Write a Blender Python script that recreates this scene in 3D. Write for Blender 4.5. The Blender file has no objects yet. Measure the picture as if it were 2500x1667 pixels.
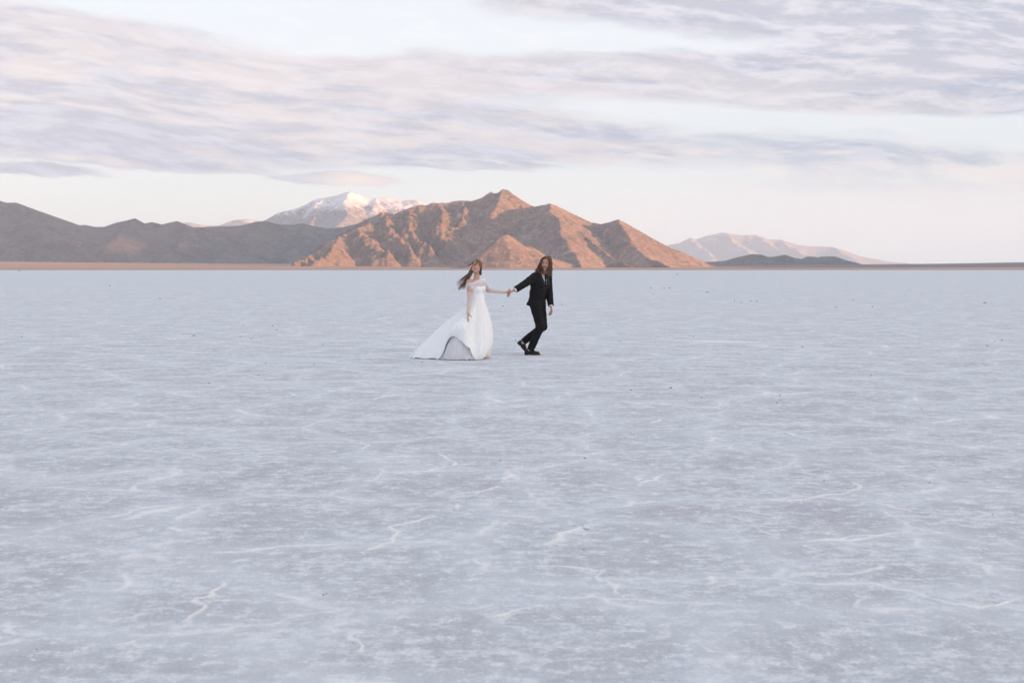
import bpy, math, random
import numpy as np

# ------------------------------------------------------------------ camera, sky, sun, exposure
SC = bpy.context.scene
COL = SC.collection
F_PX = 3472.0                      # 50 mm lens on a 36 mm wide sensor, in photo pixels
CAM_H = 1.5
HORIZON = 658.5
PITCH = math.atan((833.5 - HORIZON) / F_PX)
cam_data = bpy.data.cameras.new('camera')
cam_data.lens = 50.0
cam_data.sensor_width = 36.0
cam_data.clip_start = 0.1
cam_data.clip_end = 200000.0
cam_data.dof.use_dof = True
cam_data.dof.focus_distance = 24.4
cam_data.dof.aperture_fstop = 6.0
cam = bpy.data.objects.new('camera', cam_data)
COL.objects.link(cam)
cam.location = (0, 0, CAM_H)
cam.rotation_euler = (math.pi / 2 - PITCH, 0, 0)
SC.camera = cam

SC.view_settings.view_transform = 'Standard'
SC.view_settings.look = 'None'
SC.view_settings.exposure = 1.3
SC.view_settings.gamma = 1.0
SC.view_settings.use_curve_mapping = False
SC.render.engine = 'CYCLES'
SC.cycles.use_denoising = True
SC.cycles.max_bounces = 6
SC.cycles.volume_bounces = 1
SC.cycles.transparent_max_bounces = 12

SUN_EL = math.radians(7.0)
SUN_B = math.radians(24.0)         # the sun stands to the right and behind the camera
SUN_DIR = np.array((math.cos(SUN_B) * math.cos(SUN_EL), -math.sin(SUN_B) * math.cos(SUN_EL), math.sin(SUN_EL)))
sun_data = bpy.data.lights.new('sun', 'SUN')
sun_data.energy = 5.0
sun_data.angle = math.radians(0.5)
sun_data.color = (1.0, 0.435, 0.165)
sun = bpy.data.objects.new('sun', sun_data)
COL.objects.link(sun)
from mathutils import Vector
sun.rotation_euler = Vector(SUN_DIR).to_track_quat('Z', 'Y').to_euler()

# ------------------------------------------------------------------ node expression helper
class NT:
    def __init__(self, tree):
        self.t = tree
    def new(self, kind, **kw):
        n = self.t.nodes.new(kind)
        for k, v in kw.items():
            setattr(n, k, v)
        return n
    def put(self, sock, v):
        if isinstance(v, X):
            self.t.links.new(v.s, sock)
        elif hasattr(v, 'links'):
            self.t.links.new(v, sock)
        else:
            sock.default_value = v
    def math(self, op, a, b=None, c=None, clamp=False):
        n = self.new('ShaderNodeMath', operation=op, use_clamp=clamp)
        self.put(n.inputs[0], a)
        if b is not None: self.put(n.inputs[1], b)
        if c is not None: self.put(n.inputs[2], c)
        return X(self, n.outputs[0])
    def smooth(self, lo, hi, v, a=0.0, b=1.0):
        n = self.new('ShaderNodeMapRange', interpolation_type='SMOOTHSTEP')
        for i, q in enumerate((v, lo, hi, a, b)):
            self.put(n.inputs[i], q)
        return X(self, n.outputs[0])
    def xyz(self, x, y, z=0.0):
        n = self.new('ShaderNodeCombineXYZ')
        for i, q in enumerate((x, y, z)): self.put(n.inputs[i], q)
        return n.outputs[0]
    def sep(self, v):
        n = self.new('ShaderNodeSeparateXYZ')
        self.put(n.inputs[0], v)
        return [X(self, o) for o in n.outputs]
    def noise(self, vec, scale, detail=4, rough=0.55, dist=0.0, ntype='FBM', out=0):
        n = self.new('ShaderNodeTexNoise')
        n.noise_type = ntype
        self.put(n.inputs['Vector'], vec)
        n.inputs['Scale'].default_value = scale
        n.inputs['Detail'].default_value = detail
        n.inputs['Roughness'].default_value = rough
        n.inputs['Distortion'].default_value = dist
        return X(self, n.outputs[out])
    def mix(self, f, a, b, blend='MIX'):
        n = self.new('ShaderNodeMix', data_type='RGBA', blend_type=blend)
        self.put(n.inputs[0], f)
        for i, q in ((6, a), (7, b)):
            if isinstance(q, (tuple, list)) and len(q) == 3: q = (*q, 1.0)
            self.put(n.inputs[i], q)
        return X(self, n.outputs[2])

class X:
    def __init__(self, nt, s): self.nt, self.s = nt, s
    def __add__(self, o): return self.nt.math('ADD', self, o)
    __radd__ = __add__
    def __sub__(self, o): return self.nt.math('SUBTRACT', self, o)
    def __rsub__(self, o): return self.nt.math('SUBTRACT', o, self)
    def __mul__(self, o): return self.nt.math('MULTIPLY', self, o)
    __rmul__ = __mul__
    def __truediv__(self, o): return self.nt.math('DIVIDE', self, o)
    def abs(self): return self.nt.math('ABSOLUTE', self)
    def clamp(self): return self.nt.math('ADD', self, 0.0, clamp=True)

# ------------------------------------------------------------------ world: Nishita sky with thin high cloud
world = bpy.data.worlds.new('World')
SC.world = world
world.use_nodes = True
def build_world():
    w = NT(world.node_tree)
    bg = world.node_tree.nodes['Background']
    sky = w.new('ShaderNodeTexSky', sky_type='NISHITA', sun_disc=False)
    sky.sun_elevation = SUN_EL
    sky.sun_rotation = math.atan2(SUN_DIR[0], SUN_DIR[1])
    K = 1.0 / 0.3                   # strength 0.15 and one stop of exposure
    tc = w.new('ShaderNodeTexCoord')
    dx, dy, dz = w.sep(tc.outputs['Generated'])
    P = w.math('ARCTAN2', dx, dy) * 3.472
    Q = w.math('ARCSINE', dz) * 3.472
    Qt = Q + P * 0.085
    # streaky turbulence
    warp = w.noise(w.xyz(P * 0.8, Qt * 2.2, 3.1), 1.6, 3, 0.5) - 0.5
    n1 = w.noise(w.xyz(P * 0.75, Qt * 4.2 + warp * 0.5, 0.0), 2.1, 9, 0.62)
    n2 = w.noise(w.xyz(P * 1.0 + 7.0, Qt * 6.5 + warp * 0.7, 1.7), 3.6, 9, 0.64)
    n3 = w.noise(w.xyz(P * 1.1 + 3.0, Qt * 5.5 + warp * 0.8, 5.0), 6.0, 8, 0.66)
    Qw = Q + warp * 0.055 + (n2 - 0.5) * 0.05
    def band(c, hw, soft):
        return w.smooth(hw + soft, hw - soft, (Qw - c).abs())
    Pl = P + 1.25
    # long bank on the left, thinning to the right
    c1 = 0.435 - Pl * 0.083
    h1 = 0.055 + 0.130 * w.smooth(0.5, -1.25, P)
    m1 = band(c1, h1, 0.055) * w.smooth(1.1, -0.1, P, 0.56, 1.0)
    # lower band of the upper right bank
    c2 = 0.476 - P * 0.042
    h2 = 0.030 + 0.045 * w.smooth(-0.5, 1.1, P)
    m2 = band(c2, h2, 0.028) * w.smooth(-0.75, -0.15, P)
    # top right bank
    m3 = w.smooth(-0.02, 0.06, Qw - (0.578 - w.smooth(-0.1, 1.2, P) * 0.085)) * w.smooth(-0.35, 0.15, P - (0.66 - Q) * 1.5)
    m4 = w.smooth(0.05, 0.0, (Qw - 0.505).abs()) * w.smooth(0.75, 1.25, P)
    # little low clouds
    def lens(p0, q0, rp, rq):
        a = (P - p0) / rp
        b = (Q + warp * 0.06 + (n2 - 0.5) * 0.05 + (n3 - 0.5) * 0.03 - q0 + a * rq * 0.5) / rq
        return w.smooth(1.5, 0.0, a * a + b * b)
    l1 = lens(-1.22, 0.222, 0.27, 0.017)
    l2 = lens(-0.42, 0.214, 0.17, 0.018)
    l3 = lens(-0.80, 0.243, 0.22, 0.013)
    l4 = lens(-0.12, 0.25, 0.25, 0.012)
    faint = band(0.175 - P * 0.02, 0.045, 0.05) * w.smooth(-0.2, 0.5, P)
    other = w.smooth(1.5, 2.2, P.abs())
    high = w.smooth(0.72, 0.95, Q)
    mask = m1 * 1.0 + m2 * 1.05 + m3 * 1.1 + m4 * 0.9 + l1 * 0.9 + l2 * 1.1 + l3 * 0.75 + l4 * 0.5 + faint * 0.46 + 0.10 + w.smooth(0.40, 0.60, Q) * 0.16 \
        + w.math('MAXIMUM', other, high) * 0.25
    dens = w.smooth(0.34, 0.96, mask + (n1 - 0.5) * 1.35 + (n3 - 0.5) * 0.7)
    dens = dens * w.smooth(0.02, 0.12, Q)
    # colours: clear sky veil
    veil = w.mix(w.smooth(0.0, 0.42, Q), tuple(K * q for q in (0.905, 0.905, 0.895)), tuple(K * q for q in (0.765, 0.785, 0.84)))
    veil = w.mix(w.smooth(0.5, 4.0, Q), veil, tuple(K * q for q in (0.47, 0.58, 0.81)))
    warmth = w.smooth(0.8, -0.6, P) * w.smooth(0.30, 0.03, Q)
    veil = w.mix(warmth * 0.25, veil, tuple(K * q for q in (0.93, 0.90, 0.85)))
    base = w.mix(0.86, sky.outputs[0], veil)
    bright = w.smooth(0.50, 0.70, n3) * w.smooth(0.25, 0.5, Q)
    base = w.mix(bright * 0.35, base, tuple(K * q for q in (0.88, 0.88, 0.89)))
    # cloud shade: violet grey on the left, blue grey on the right, peach where the low sun reaches
    grey = w.mix(w.smooth(-0.6, 1.0, P), tuple(K * q for q in (0.50, 0.50, 0.575)), tuple(K * q for q in (0.37, 0.42, 0.53)))
    grey = w.mix(w.smooth(0.42, 0.62, n3), grey, tuple(K * q for q in (0.64, 0.645, 0.72)))
    lit = w.smooth(0.41, 0.63, n2 + warp * 0.3 + (Qw - c1) * 0.4)
    peach = tuple(K * q for q in (0.87, 0.755, 0.705))
    cl = w.mix(w.math('MAXIMUM', lit * w.smooth(0.7, -0.4, Q - 0.25 + P * 0.12), w.smooth(0.34, 0.26, Q) * w.smooth(-0.1, 0.35, P) * w.smooth(0.40, 0.60, n2)), grey, peach)
    cl = w.mix(l2 * w.smooth(-0.55, -0.36, P), cl, tuple(K * q for q in (0.96, 0.80, 0.70)))
    cl = w.mix(faint * 0.8, cl, tuple(K * q for q in (0.86, 0.80, 0.77)))
    col = w.mix(dens * 0.94, base, cl)
    # the side of the sky where the low sun stands behind the added blocker is made brighter and warmer
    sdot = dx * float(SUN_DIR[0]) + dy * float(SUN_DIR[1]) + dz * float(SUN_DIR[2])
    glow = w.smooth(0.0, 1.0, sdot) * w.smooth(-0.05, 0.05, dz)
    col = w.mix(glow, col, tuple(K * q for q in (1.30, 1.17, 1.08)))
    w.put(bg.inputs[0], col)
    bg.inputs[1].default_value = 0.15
build_world()

# ------------------------------------------------------------------ general helpers
def ray(px, py):
    a = (px - 1250.0) / F_PX
    b = (833.5 - py) / F_PX
    c, s = math.cos(PITCH), math.sin(PITCH)
    return np.array((a, c + b * s, -s + b * c))
def at(px, py, Y):
    d = ray(px, py)
    return np.array((0, 0, CAM_H)) + d * (Y / d[1])
def on_ground(px, py, z=0.0):
    d = ray(px, py)
    return np.array((0, 0, CAM_H)) + d * ((z - CAM_H) / d[2])
def nrm(v):
    v = np.asarray(v, float)
    return v / np.linalg.norm(v)

def mesh_obj(name, verts, faces, mat=None, parent=None, smooth=True):
    me = bpy.data.meshes.new(name)
    verts = np.asarray(verts, np.float32)
    if isinstance(faces, np.ndarray):
        me.vertices.add(len(verts)); me.vertices.foreach_set('co', verts.ravel())
        n, k = faces.shape
        me.loops.add(n * k); me.loops.foreach_set('vertex_index', faces.astype(np.int32).ravel())
        me.polygons.add(n)
        me.polygons.foreach_set('loop_start', np.arange(0, n * k, k, dtype=np.int32))
        me.update(calc_edges=True)
        me.validate()
    else:
        me.from_pydata(verts.tolist(), [], faces)
    if smooth:
        me.polygons.foreach_set('use_smooth', np.ones(len(me.polygons), bool))
    me.update()
    o = bpy.data.objects.new(name, me)
    COL.objects.link(o)
    if mat: me.materials.append(mat)
    if parent is not None:
        o.parent = parent
    return o
def tag(o, label, cat, kind=None, group=None):
    o['label'] = label
    o['category'] = cat
    if kind: o['kind'] = kind
    if group: o['group'] = group
    return o

_rng = np.random.RandomState(7)
_perm = _rng.permutation(512)
_perm = np.concatenate([_perm, _perm])
_ga = _rng.rand(512) * 2 * np.pi
_gx, _gy = np.cos(_ga), np.sin(_ga)
def perlin(x, y):
    xi = np.floor(x).astype(int); yi = np.floor(y).astype(int)
    xf = x - xi; yf = y - yi
    u = xf * xf * xf * (xf * (xf * 6 - 15) + 10); v = yf * yf * yf * (yf * (yf * 6 - 15) + 10)
    def g(ix, iy, fx, fy):
        h = _perm[_perm[ix & 511] + (iy & 511)]
        return _gx[h] * fx + _gy[h] * fy
    a = g(xi, yi, xf, yf); b = g(xi + 1, yi, xf - 1, yf)
    c = g(xi, yi + 1, xf, yf - 1); d = g(xi + 1, yi + 1, xf - 1, yf - 1)
    return ((a + (b - a) * u) * (1 - v) + (c + (d - c) * u) * v) * 1.4
def fbm(x, y, oct=5, gain=0.5, ridged=False):
    s = np.zeros_like(x); a = 1.0; f = 1.0
    for i in range(oct):
        n = perlin(x * f + i * 17.3, y * f + i * 31.7)
        if ridged: n = 1 - 2 * np.abs(n)
        s += a * n
        a *= gain; f *= 2.03
    return s

def new_mat(name):
    m = bpy.data.materials.new(name)
    m.use_nodes = True
    w = NT(m.node_tree)
    return m, w, m.node_tree.nodes['Principled BSDF']

# ------------------------------------------------------------------ mountains
def grid_faces(nx, ny):
    i = np.arange(nx * ny).reshape(ny, nx)
    return np.stack([i[:-1, :-1], i[:-1, 1:], i[1:, 1:], i[1:, :-1]], -1).reshape(-1, 4)

def terrain(name, ridges, x0, x1, y0, y1, step, k=0.5, p=1.2, spur=0.35, lam=260.0, rough=0.10, warp=60.0,
            apron=0.0, mat=None, seed=0, craggy=None):
    xs = np.arange(x0, x1 + step, step); ys = np.arange(y0, y1 + step, step)
    gx, gy = np.meshgrid(xs, ys)
    s = lam * 2.2
    # the crest line itself stays where it was surveyed; roughness grows away from it
    crest = [at(px, py, D) for px, py, D in (ridges[0][1] if isinstance(ridges[0], tuple) else ridges[0])]
    dc = np.full(gx.shape, 1e9)
    for a, b in zip(crest[:-1], crest[1:]):
        ab = (b - a)[:2]; l2 = float(ab @ ab) + 1e-6
        t = np.clip(((gx - a[0]) * ab[0] + (gy - a[1]) * ab[1]) / l2, 0, 1)
        dc = np.minimum(dc, np.hypot(gx - a[0] - t * ab[0], gy - a[1] - t * ab[1]))
    fade = np.clip(dc / (lam * 0.55), 0.10, 1.0)
    warp = warp * fade
    wx = gx + warp * fbm(gx / s + seed, gy / s, 4); wy = gy + warp * fbm(gx / s - 9, gy / s + 5 + seed, 4)
    h = np.zeros_like(gx)
    rs = np.random.RandomState(seed + 3)
    for rd in ridges:
        kk, line = (rd if isinstance(rd, tuple) else (1.0, rd))
        pts = [at(px, py, D) for px, py, D in line]
        tab = rs.rand(4096) * 2 - 1
        cum = 0.0
        for a, b in zip(pts[:-1], pts[1:]):
            ab = (b - a)[:2]; L = float(np.hypot(*ab)) + 1e-6
            t = np.clip(((wx - a[0]) * ab[0] + (wy - a[1]) * ab[1]) / (L * L), 0, 1)
            dx = wx - a[0] - t * ab[0]; dy = wy - a[1] - t * ab[1]
            d = np.hypot(dx, dy)
            zr = np.maximum(a[2] + t * (b[2] - a[2]), 1.0)
            along = (cum + t * L) + 0.25 * d * np.sign(dx * ab[1] - dy * ab[0])
            cum += L
            side = (dx * ab[1] - dy * ab[0] > 0) * 500
            q = along / lam + side
            n = np.interp(q % 4000, np.arange(4096), tab) + 0.5 * np.interp((q * 2.7) % 4000, np.arange(4096), tab) \
                + 0.25 * np.interp((q * 6.1) % 4000, np.arange(4096), tab)
            w = zr / (k * kk) * (1 + spur * n)
            hh = zr * np.clip(1 - d / np.maximum(w, 1), 0, 1) ** p
            h = np.maximum(h, hh)
    H = h.max()
    rel = np.clip(h / H, 0, 1)
    amp = rough * H * np.clip(rel * 1.6, 0, 0.45)
    det = fbm(gx / (lam * 1.3) + seed * 3, gy / (lam * 1.3), 6, 0.60, ridged=True) - 1.0
    h = h + amp * det * fade
    if craggy is not None:
        cmask = craggy(gx, gy) * np.clip(rel * 5, 0, 1)
        c = fbm(gx / 120 + 4, gy / 120, 5, 0.62, ridged=True) - 0.7
        h = h + 30 * cmask * c * fade
    if apron:
        ap = apron * H * np.exp(-((1 - np.clip(rel * 9, 0, 1)) * 2.5) ** 2)
        h = np.where(rel > 0.002, np.maximum(h, 0) + ap * 0.2, h)
    z = h - 6.0 * (1 - np.clip(rel * 4, 0, 1))
    v = np.stack([gx, gy, z], -1).reshape(-1, 3)
    o = mesh_obj(name, v, grid_faces(len(xs), len(ys)), mat)
    return o

def rock_mat(name, dark, mid, light, bump=8.0, scale=0.004, snow=None):
    m, w, b = new_mat(name)
    tc = w.new('ShaderNodeTexCoord')
    v = tc.outputs['Object']
    n1 = w.noise(v, scale, 8, 0.62)
    n2 = w.noise(v, scale * 7, 8, 0.65)
    n3 = w.noise(v, scale * 30, 5, 0.65)
    col = w.mix(w.smooth(0.36, 0.62, n1), dark, mid)
    col = w.mix(w.smooth(0.47, 0.60, n2 * 0.65 + n3 * 0.35), col, light)
    col = w.mix(w.smooth(0.54, 0.64, n3 * 0.6 + n2 * 0.4) * 0.75, col, tuple(q * 0.5 for q in dark))
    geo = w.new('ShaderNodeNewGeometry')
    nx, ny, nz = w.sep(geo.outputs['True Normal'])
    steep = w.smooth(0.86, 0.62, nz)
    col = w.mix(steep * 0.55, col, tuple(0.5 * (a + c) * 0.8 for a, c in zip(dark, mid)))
    if snow:
        _, _, z = w.sep(geo.outputs['Position'])
        f = w.smooth(snow[0], snow[1], z + (n1 - 0.5) * snow[2] + (n2 - 0.5) * snow[2] * 1.2 + (n3 - 0.5) * snow[2] * 0.5)
        col = w.mix(f, col, (0.70, 0.70, 0.73))
    bp = w.new('ShaderNodeBump')
    bp.inputs['Strength'].default_value = 0.8
    bp.inputs['Distance'].default_value = bump
    w.put(bp.inputs['Height'], n2 * 0.55 + n3 * 0.35)
    w.put(b.inputs['Base Color'], col)
    w.put(b.inputs['Normal'], bp.outputs[0])
    b.inputs['Roughness'].default_value = 0.95
    b.inputs['Specular IOR Level'].default_value = 0.15
    return m

def L(pts, D):
    return [(q[0], q[1], q[2] if len(q) > 2 else D) for q in pts]

def build_mountains():
    red = rock_mat('red_rock', (0.135, 0.116, 0.112), (0.245, 0.193, 0.172), (0.40, 0.30, 0.25), 16.0, 0.005)
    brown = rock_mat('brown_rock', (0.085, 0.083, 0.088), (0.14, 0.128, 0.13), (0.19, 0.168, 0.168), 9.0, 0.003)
    # the large bare mountain behind the couple
    sky = L([(771, 618, 8300), (800, 598, 8500), (830, 577, 8800), (871, 559, 9000), (902, 545, 9150), (915, 532), (929, 518.6), (952, 521), (962, 524), (990, 512),
             (1021, 502), (1038, 502), (1055, 494), (1067, 497), (1090, 496), (1126, 490), (1152, 491), (1176, 483), (1188, 474), (1199, 467),
             (1207, 472), (1219, 470), (1227, 462), (1240, 464.5), (1252, 474), (1289, 497), (1305, 504.5), (1323, 501),
             (1344, 496.5, 9100), (1360, 503, 9130), (1397, 521, 9180), (1424, 534, 9200), (1445, 543, 9200), (1468, 547, 9150), (1484, 543, 9100), (1509, 535.5, 9050),
             (1521, 541, 9060), (1568, 567, 9100), (1608, 589, 9140), (1640, 606, 9170), (1661, 612, 9190), (1700, 630, 9220), (1727, 642, 9250), (1760, 653, 9280)], 9500)
    spurs = [
        L([(1344, 497, 9100), (1355, 525, 8750), (1373, 562, 8350), (1393, 608, 7950), (1415, 652, 7600)], 0),
        L([(1360, 503, 9130), (1400, 548, 8800), (1450, 592, 8450), (1510, 634, 8100), (1550, 653, 7900)], 0),
        L([(1509, 536, 9050), (1522, 560, 8800), (1550, 595, 8500), (1600, 630, 8200), (1645, 653, 8000)], 0),
        L([(1227, 463, 9500), (1218, 490, 9330), (1200, 520, 9150)], 0),
        L([(1262, 480, 9500), (1285, 520, 9300)], 0),
        L([(929, 519, 9500), (936, 545, 9150), (962, 585, 8800), (1000, 622, 8500)], 0),
        L([(990, 512, 9500), (997, 545, 9150), (1012, 585, 8800), (1040, 610, 8600)], 0),
        L([(1067, 497, 9500), (1078, 535, 9150), (1086, 570, 8900), (1098, 604, 8700)], 0),
        L([(1126, 490, 9500), (1128, 525, 9230), (1130, 545, 9100)], 0),
        L([(871, 559, 9000), (880, 585, 8700), (925, 615, 8400)], 0),
        L([(830, 577, 8800), (815, 600, 8450), (800, 625, 8150), (760, 648, 7800)], 0),
        L([(771, 618, 8300), (740, 634, 8000), (715, 650, 7700)], 0),
        (0.9, L([(1180, 654, 7050), (1207, 618, 7100), (1232, 583, 7150), (1246, 580, 7180), (1262, 584, 7230), (1300, 604, 7400), (1340, 626, 7550), (1400, 646, 7750), (1450, 655, 7900)], 0)),
    ]
    spurs[-1][1][:] = spurs[-1][1]
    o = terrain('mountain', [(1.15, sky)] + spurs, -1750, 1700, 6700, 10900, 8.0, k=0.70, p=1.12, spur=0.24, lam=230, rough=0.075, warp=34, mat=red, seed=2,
                craggy=lambda x, y: np.clip((-150 - x) / 300, 0, 1))
    tag(o, 'large bare red brown mountain with twin summits behind the couple', 'mountain', 'structure')
    # shaded range on the left
    left = L([(-260, 470), (-120, 476), (0, 490.5), (16, 495), (39, 495), (59, 502), (86, 517), (107, 523), (143, 540), (168, 547), (186, 551), (207, 549), (232, 554),
              (255, 554), (286, 543), (311, 538), (329, 533), (352, 546), (371, 542), (396, 548), (411, 544), (432, 539), (450, 546), (468, 556), (518, 554),
              (551, 553), (586, 551), (625, 541), (648, 539), (679, 548), (714, 549), (741, 545), (768, 553), (800, 558), (838, 555), (867, 548), (900, 548), (960, 560)], 14000)
    lsp = [L([(16, 495, 14000), (90, 545, 13200), (150, 590, 12600), (230, 630, 12000)], 0),
           L([(329, 533, 14000), (300, 570, 13300), (270, 590, 12800), (220, 630, 12200)], 0),
           L([(432, 539, 14000), (470, 580, 13300), (430, 605, 12700), (380, 635, 12100)], 0),
           L([(648, 539, 14000), (600, 575, 13300), (560, 600, 12700), (520, 635, 12100)], 0),
           L([(741, 545, 14000), (740, 590, 13200), (700, 630, 12300)], 0)]
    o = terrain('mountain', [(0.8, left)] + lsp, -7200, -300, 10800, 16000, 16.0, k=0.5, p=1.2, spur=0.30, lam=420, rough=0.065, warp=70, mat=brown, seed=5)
    tag(o, 'long dark grey brown mountain range in shadow on the left', 'mountain', 'structure')
    # snow capped mountain far behind
    snowm = rock_mat('snowy_rock', (0.19, 0.18, 0.185), (0.27, 0.24, 0.235), (0.36, 0.32, 0.30), 25.0, 0.0018, snow=(950, 1240, 850))
    sn = L([(590, 566), (650, 536), (679, 520), (700, 514), (724, 509), (743, 501), (771, 486), (788, 484), (819, 479), (840, 471), (855, 468), (871, 473), (890, 482), (905, 485),
            (919, 483), (945, 482), (962, 486), (979, 493), (995, 489), (1017, 488), (1038, 497), (1080, 520), (1140, 560)], 26000)
    ssp = [L([(855, 468, 26000), (850, 500, 25000), (835, 540, 24000), (810, 580, 23000)], 0),
           L([(788, 484, 26000), (770, 520, 25000), (740, 560, 24000)], 0),
           L([(919, 483, 26000), (925, 520, 25000), (900, 570, 23800)], 0),
           L([(700, 514, 26000), (690, 545, 25200)], 0)]
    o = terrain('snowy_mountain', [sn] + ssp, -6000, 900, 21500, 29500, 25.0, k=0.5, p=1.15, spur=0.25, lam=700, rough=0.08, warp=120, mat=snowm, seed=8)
    tag(o, 'distant snow capped mountain rising behind the dark left range', 'mountain', 'structure')
    far = rock_mat('far_rock', (0.25, 0.24, 0.245), (0.32, 0.305, 0.305), (0.39, 0.365, 0.355), 25.0, 0.001, snow=(950, 1350, 700))
    sm = L([(430, 560), (452, 543), (460, 543), (475, 546), (507, 551), (536, 551), (564, 539), (600, 535), (629, 538), (660, 548)], 32000)
    o = terrain('mountain', [sm], -8500, -4500, 30000, 34500, 40.0, k=0.5, spur=0.3, lam=500, rough=0.09, warp=100, mat=far, seed=11)
    tag(o, 'tiny far ridge with pale tops peeping over the left range', 'mountain', 'structure')
    rp = L([(1590, 620), (1631, 598), (1655, 593), (1677, 588), (1686, 580), (1699, 584), (1730, 574), (1765, 567), (1787, 570), (1814, 574), (1845, 572), (1860, 577), (1875, 584), (1906, 584), (1944, 597), (1983, 601),
            (2029, 602), (2059, 610), (2097, 624), (2128, 630), (2166, 637.5), (2208, 641), (2250, 650)], 43000)
    rsp = [L([(1686, 580, 43000), (1710, 605, 41567), (1740, 630, 40372)], 0), L([(1765, 567, 43000), (1800, 595, 41567), (1840, 628, 40133)], 0),
           L([(1845, 572, 43000), (1880, 600, 41686), (1930, 628, 40253)], 0), L([(1906, 584, 43000), (1950, 612, 41686), (2000, 634, 40611)], 0),
           L([(2029, 602, 43000), (2070, 625, 41806)], 0)]
    o = terrain('mountain', [rp] + rsp, 3600, 13800, 38800, 45800, 38.0, k=0.55, p=1.2, spur=0.28, lam=600, rough=0.08, warp=120, mat=far, seed=14)
    tag(o, 'pale hazy mountain range far away on the right', 'mountain', 'structure')
    dh = L([(1640, 640), (1711, 640), (1770, 636), (1791, 630), (1814, 625), (1837, 620), (1860, 621), (1872, 627), (1885, 627), (1898, 625), (1918, 621), (1937, 628), (1963, 632.5), (1971, 626),
            (1986, 626), (2000, 629), (2004, 626), (2040, 626), (2063, 634), (2086, 640), (2120, 648)], 13500)
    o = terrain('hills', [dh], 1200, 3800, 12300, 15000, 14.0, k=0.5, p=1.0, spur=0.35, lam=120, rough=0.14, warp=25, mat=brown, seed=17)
    tag(o, 'low dark rocky hills in shadow before the pale right range', 'hills', 'structure')

# ------------------------------------------------------------------ the plain beyond the salt
def build_plain():
    xs = np.concatenate([np.arange(-16000, -4000, 400), np.arange(-4000, 4000, 50), np.arange(4000, 20001, 400)]).astype(float)
    ys = np.concatenate([np.arange(5250, 8000, 30), np.arange(8000, 15000, 140), np.arange(15000, 20001, 500)]).astype(float)
    gx, gy = np.meshgrid(xs, ys)
    pxs = 1250 + gx / np.maximum(gy, 1) * F_PX
    # height of the plain's far part as seen over the salt: more to the left, little on the right
    top = np.interp(pxs, [-500, 0, 700, 1100, 1500, 1800, 2300, 2500, 3000], [22, 21, 15, 9, 8, 10, 14.5, 18.0, 24])
    rise = np.clip((gy - 5400) / 8600, 0, 1)
    slope = top / F_PX * 14000
    z = slope * rise ** 0.95 + np.clip((gy - 5400) / 400, -0.4, 1) * 2.0
    z += fbm(gx / 500, gy / 500, 4) * 2.2 * np.clip((gy - 5500) / 1500, 0, 1)
    z = np.where(gy > 14500, z - (gy - 14500) * 0.02, z)
    z[0, :] = -3
    m, w, b = new_mat('dry_earth')
    v = w.new('ShaderNodeTexCoord').outputs['Object']
    n = w.noise(v, 0.006, 8, 0.65); n2 = w.noise(v, 0.05, 6, 0.7)
    col = w.mix(w.smooth(0.35, 0.65, n), (0.36, 0.26, 0.205), (0.48, 0.345, 0.27))
    col = w.mix(w.smooth(0.46, 0.66, n2 * 0.6 + n * 0.4), col, (0.22, 0.17, 0.13))
    gx_, gy_, gz_ = w.sep(v)
    shade_grey = w.smooth(6300, 7100, gy_ + (n - 0.5) * 900) * w.smooth(900, 1500, gx_)
    col = w.mix(shade_grey * 0.85, col, (0.18, 0.17, 0.175))  # shade over the right far plain, put into the colour as grey
    col = w.mix(w.smooth(5950, 5550, gy_ + (n - 0.5) * 500), col, (0.27, 0.255, 0.25))
    w.put(b.inputs['Base Color'], col)
    bp = w.new('ShaderNodeBump'); bp.inputs['Strength'].default_value = 1.0; bp.inputs['Distance'].default_value = 6.0
    w.put(bp.inputs['Height'], n2)
    w.put(b.inputs['Normal'], bp.outputs[0])
    b.inputs['Roughness'].default_value = 1.0; b.inputs['Specular IOR Level'].default_value = 0.05
    o = mesh_obj('terrain', np.stack([gx, gy, z], -1).reshape(-1, 3), grid_faces(len(xs), len(ys)), m)
    tag(o, 'low band of dry reddish earth between salt flat and mountains', 'plain', 'structure')

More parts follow.
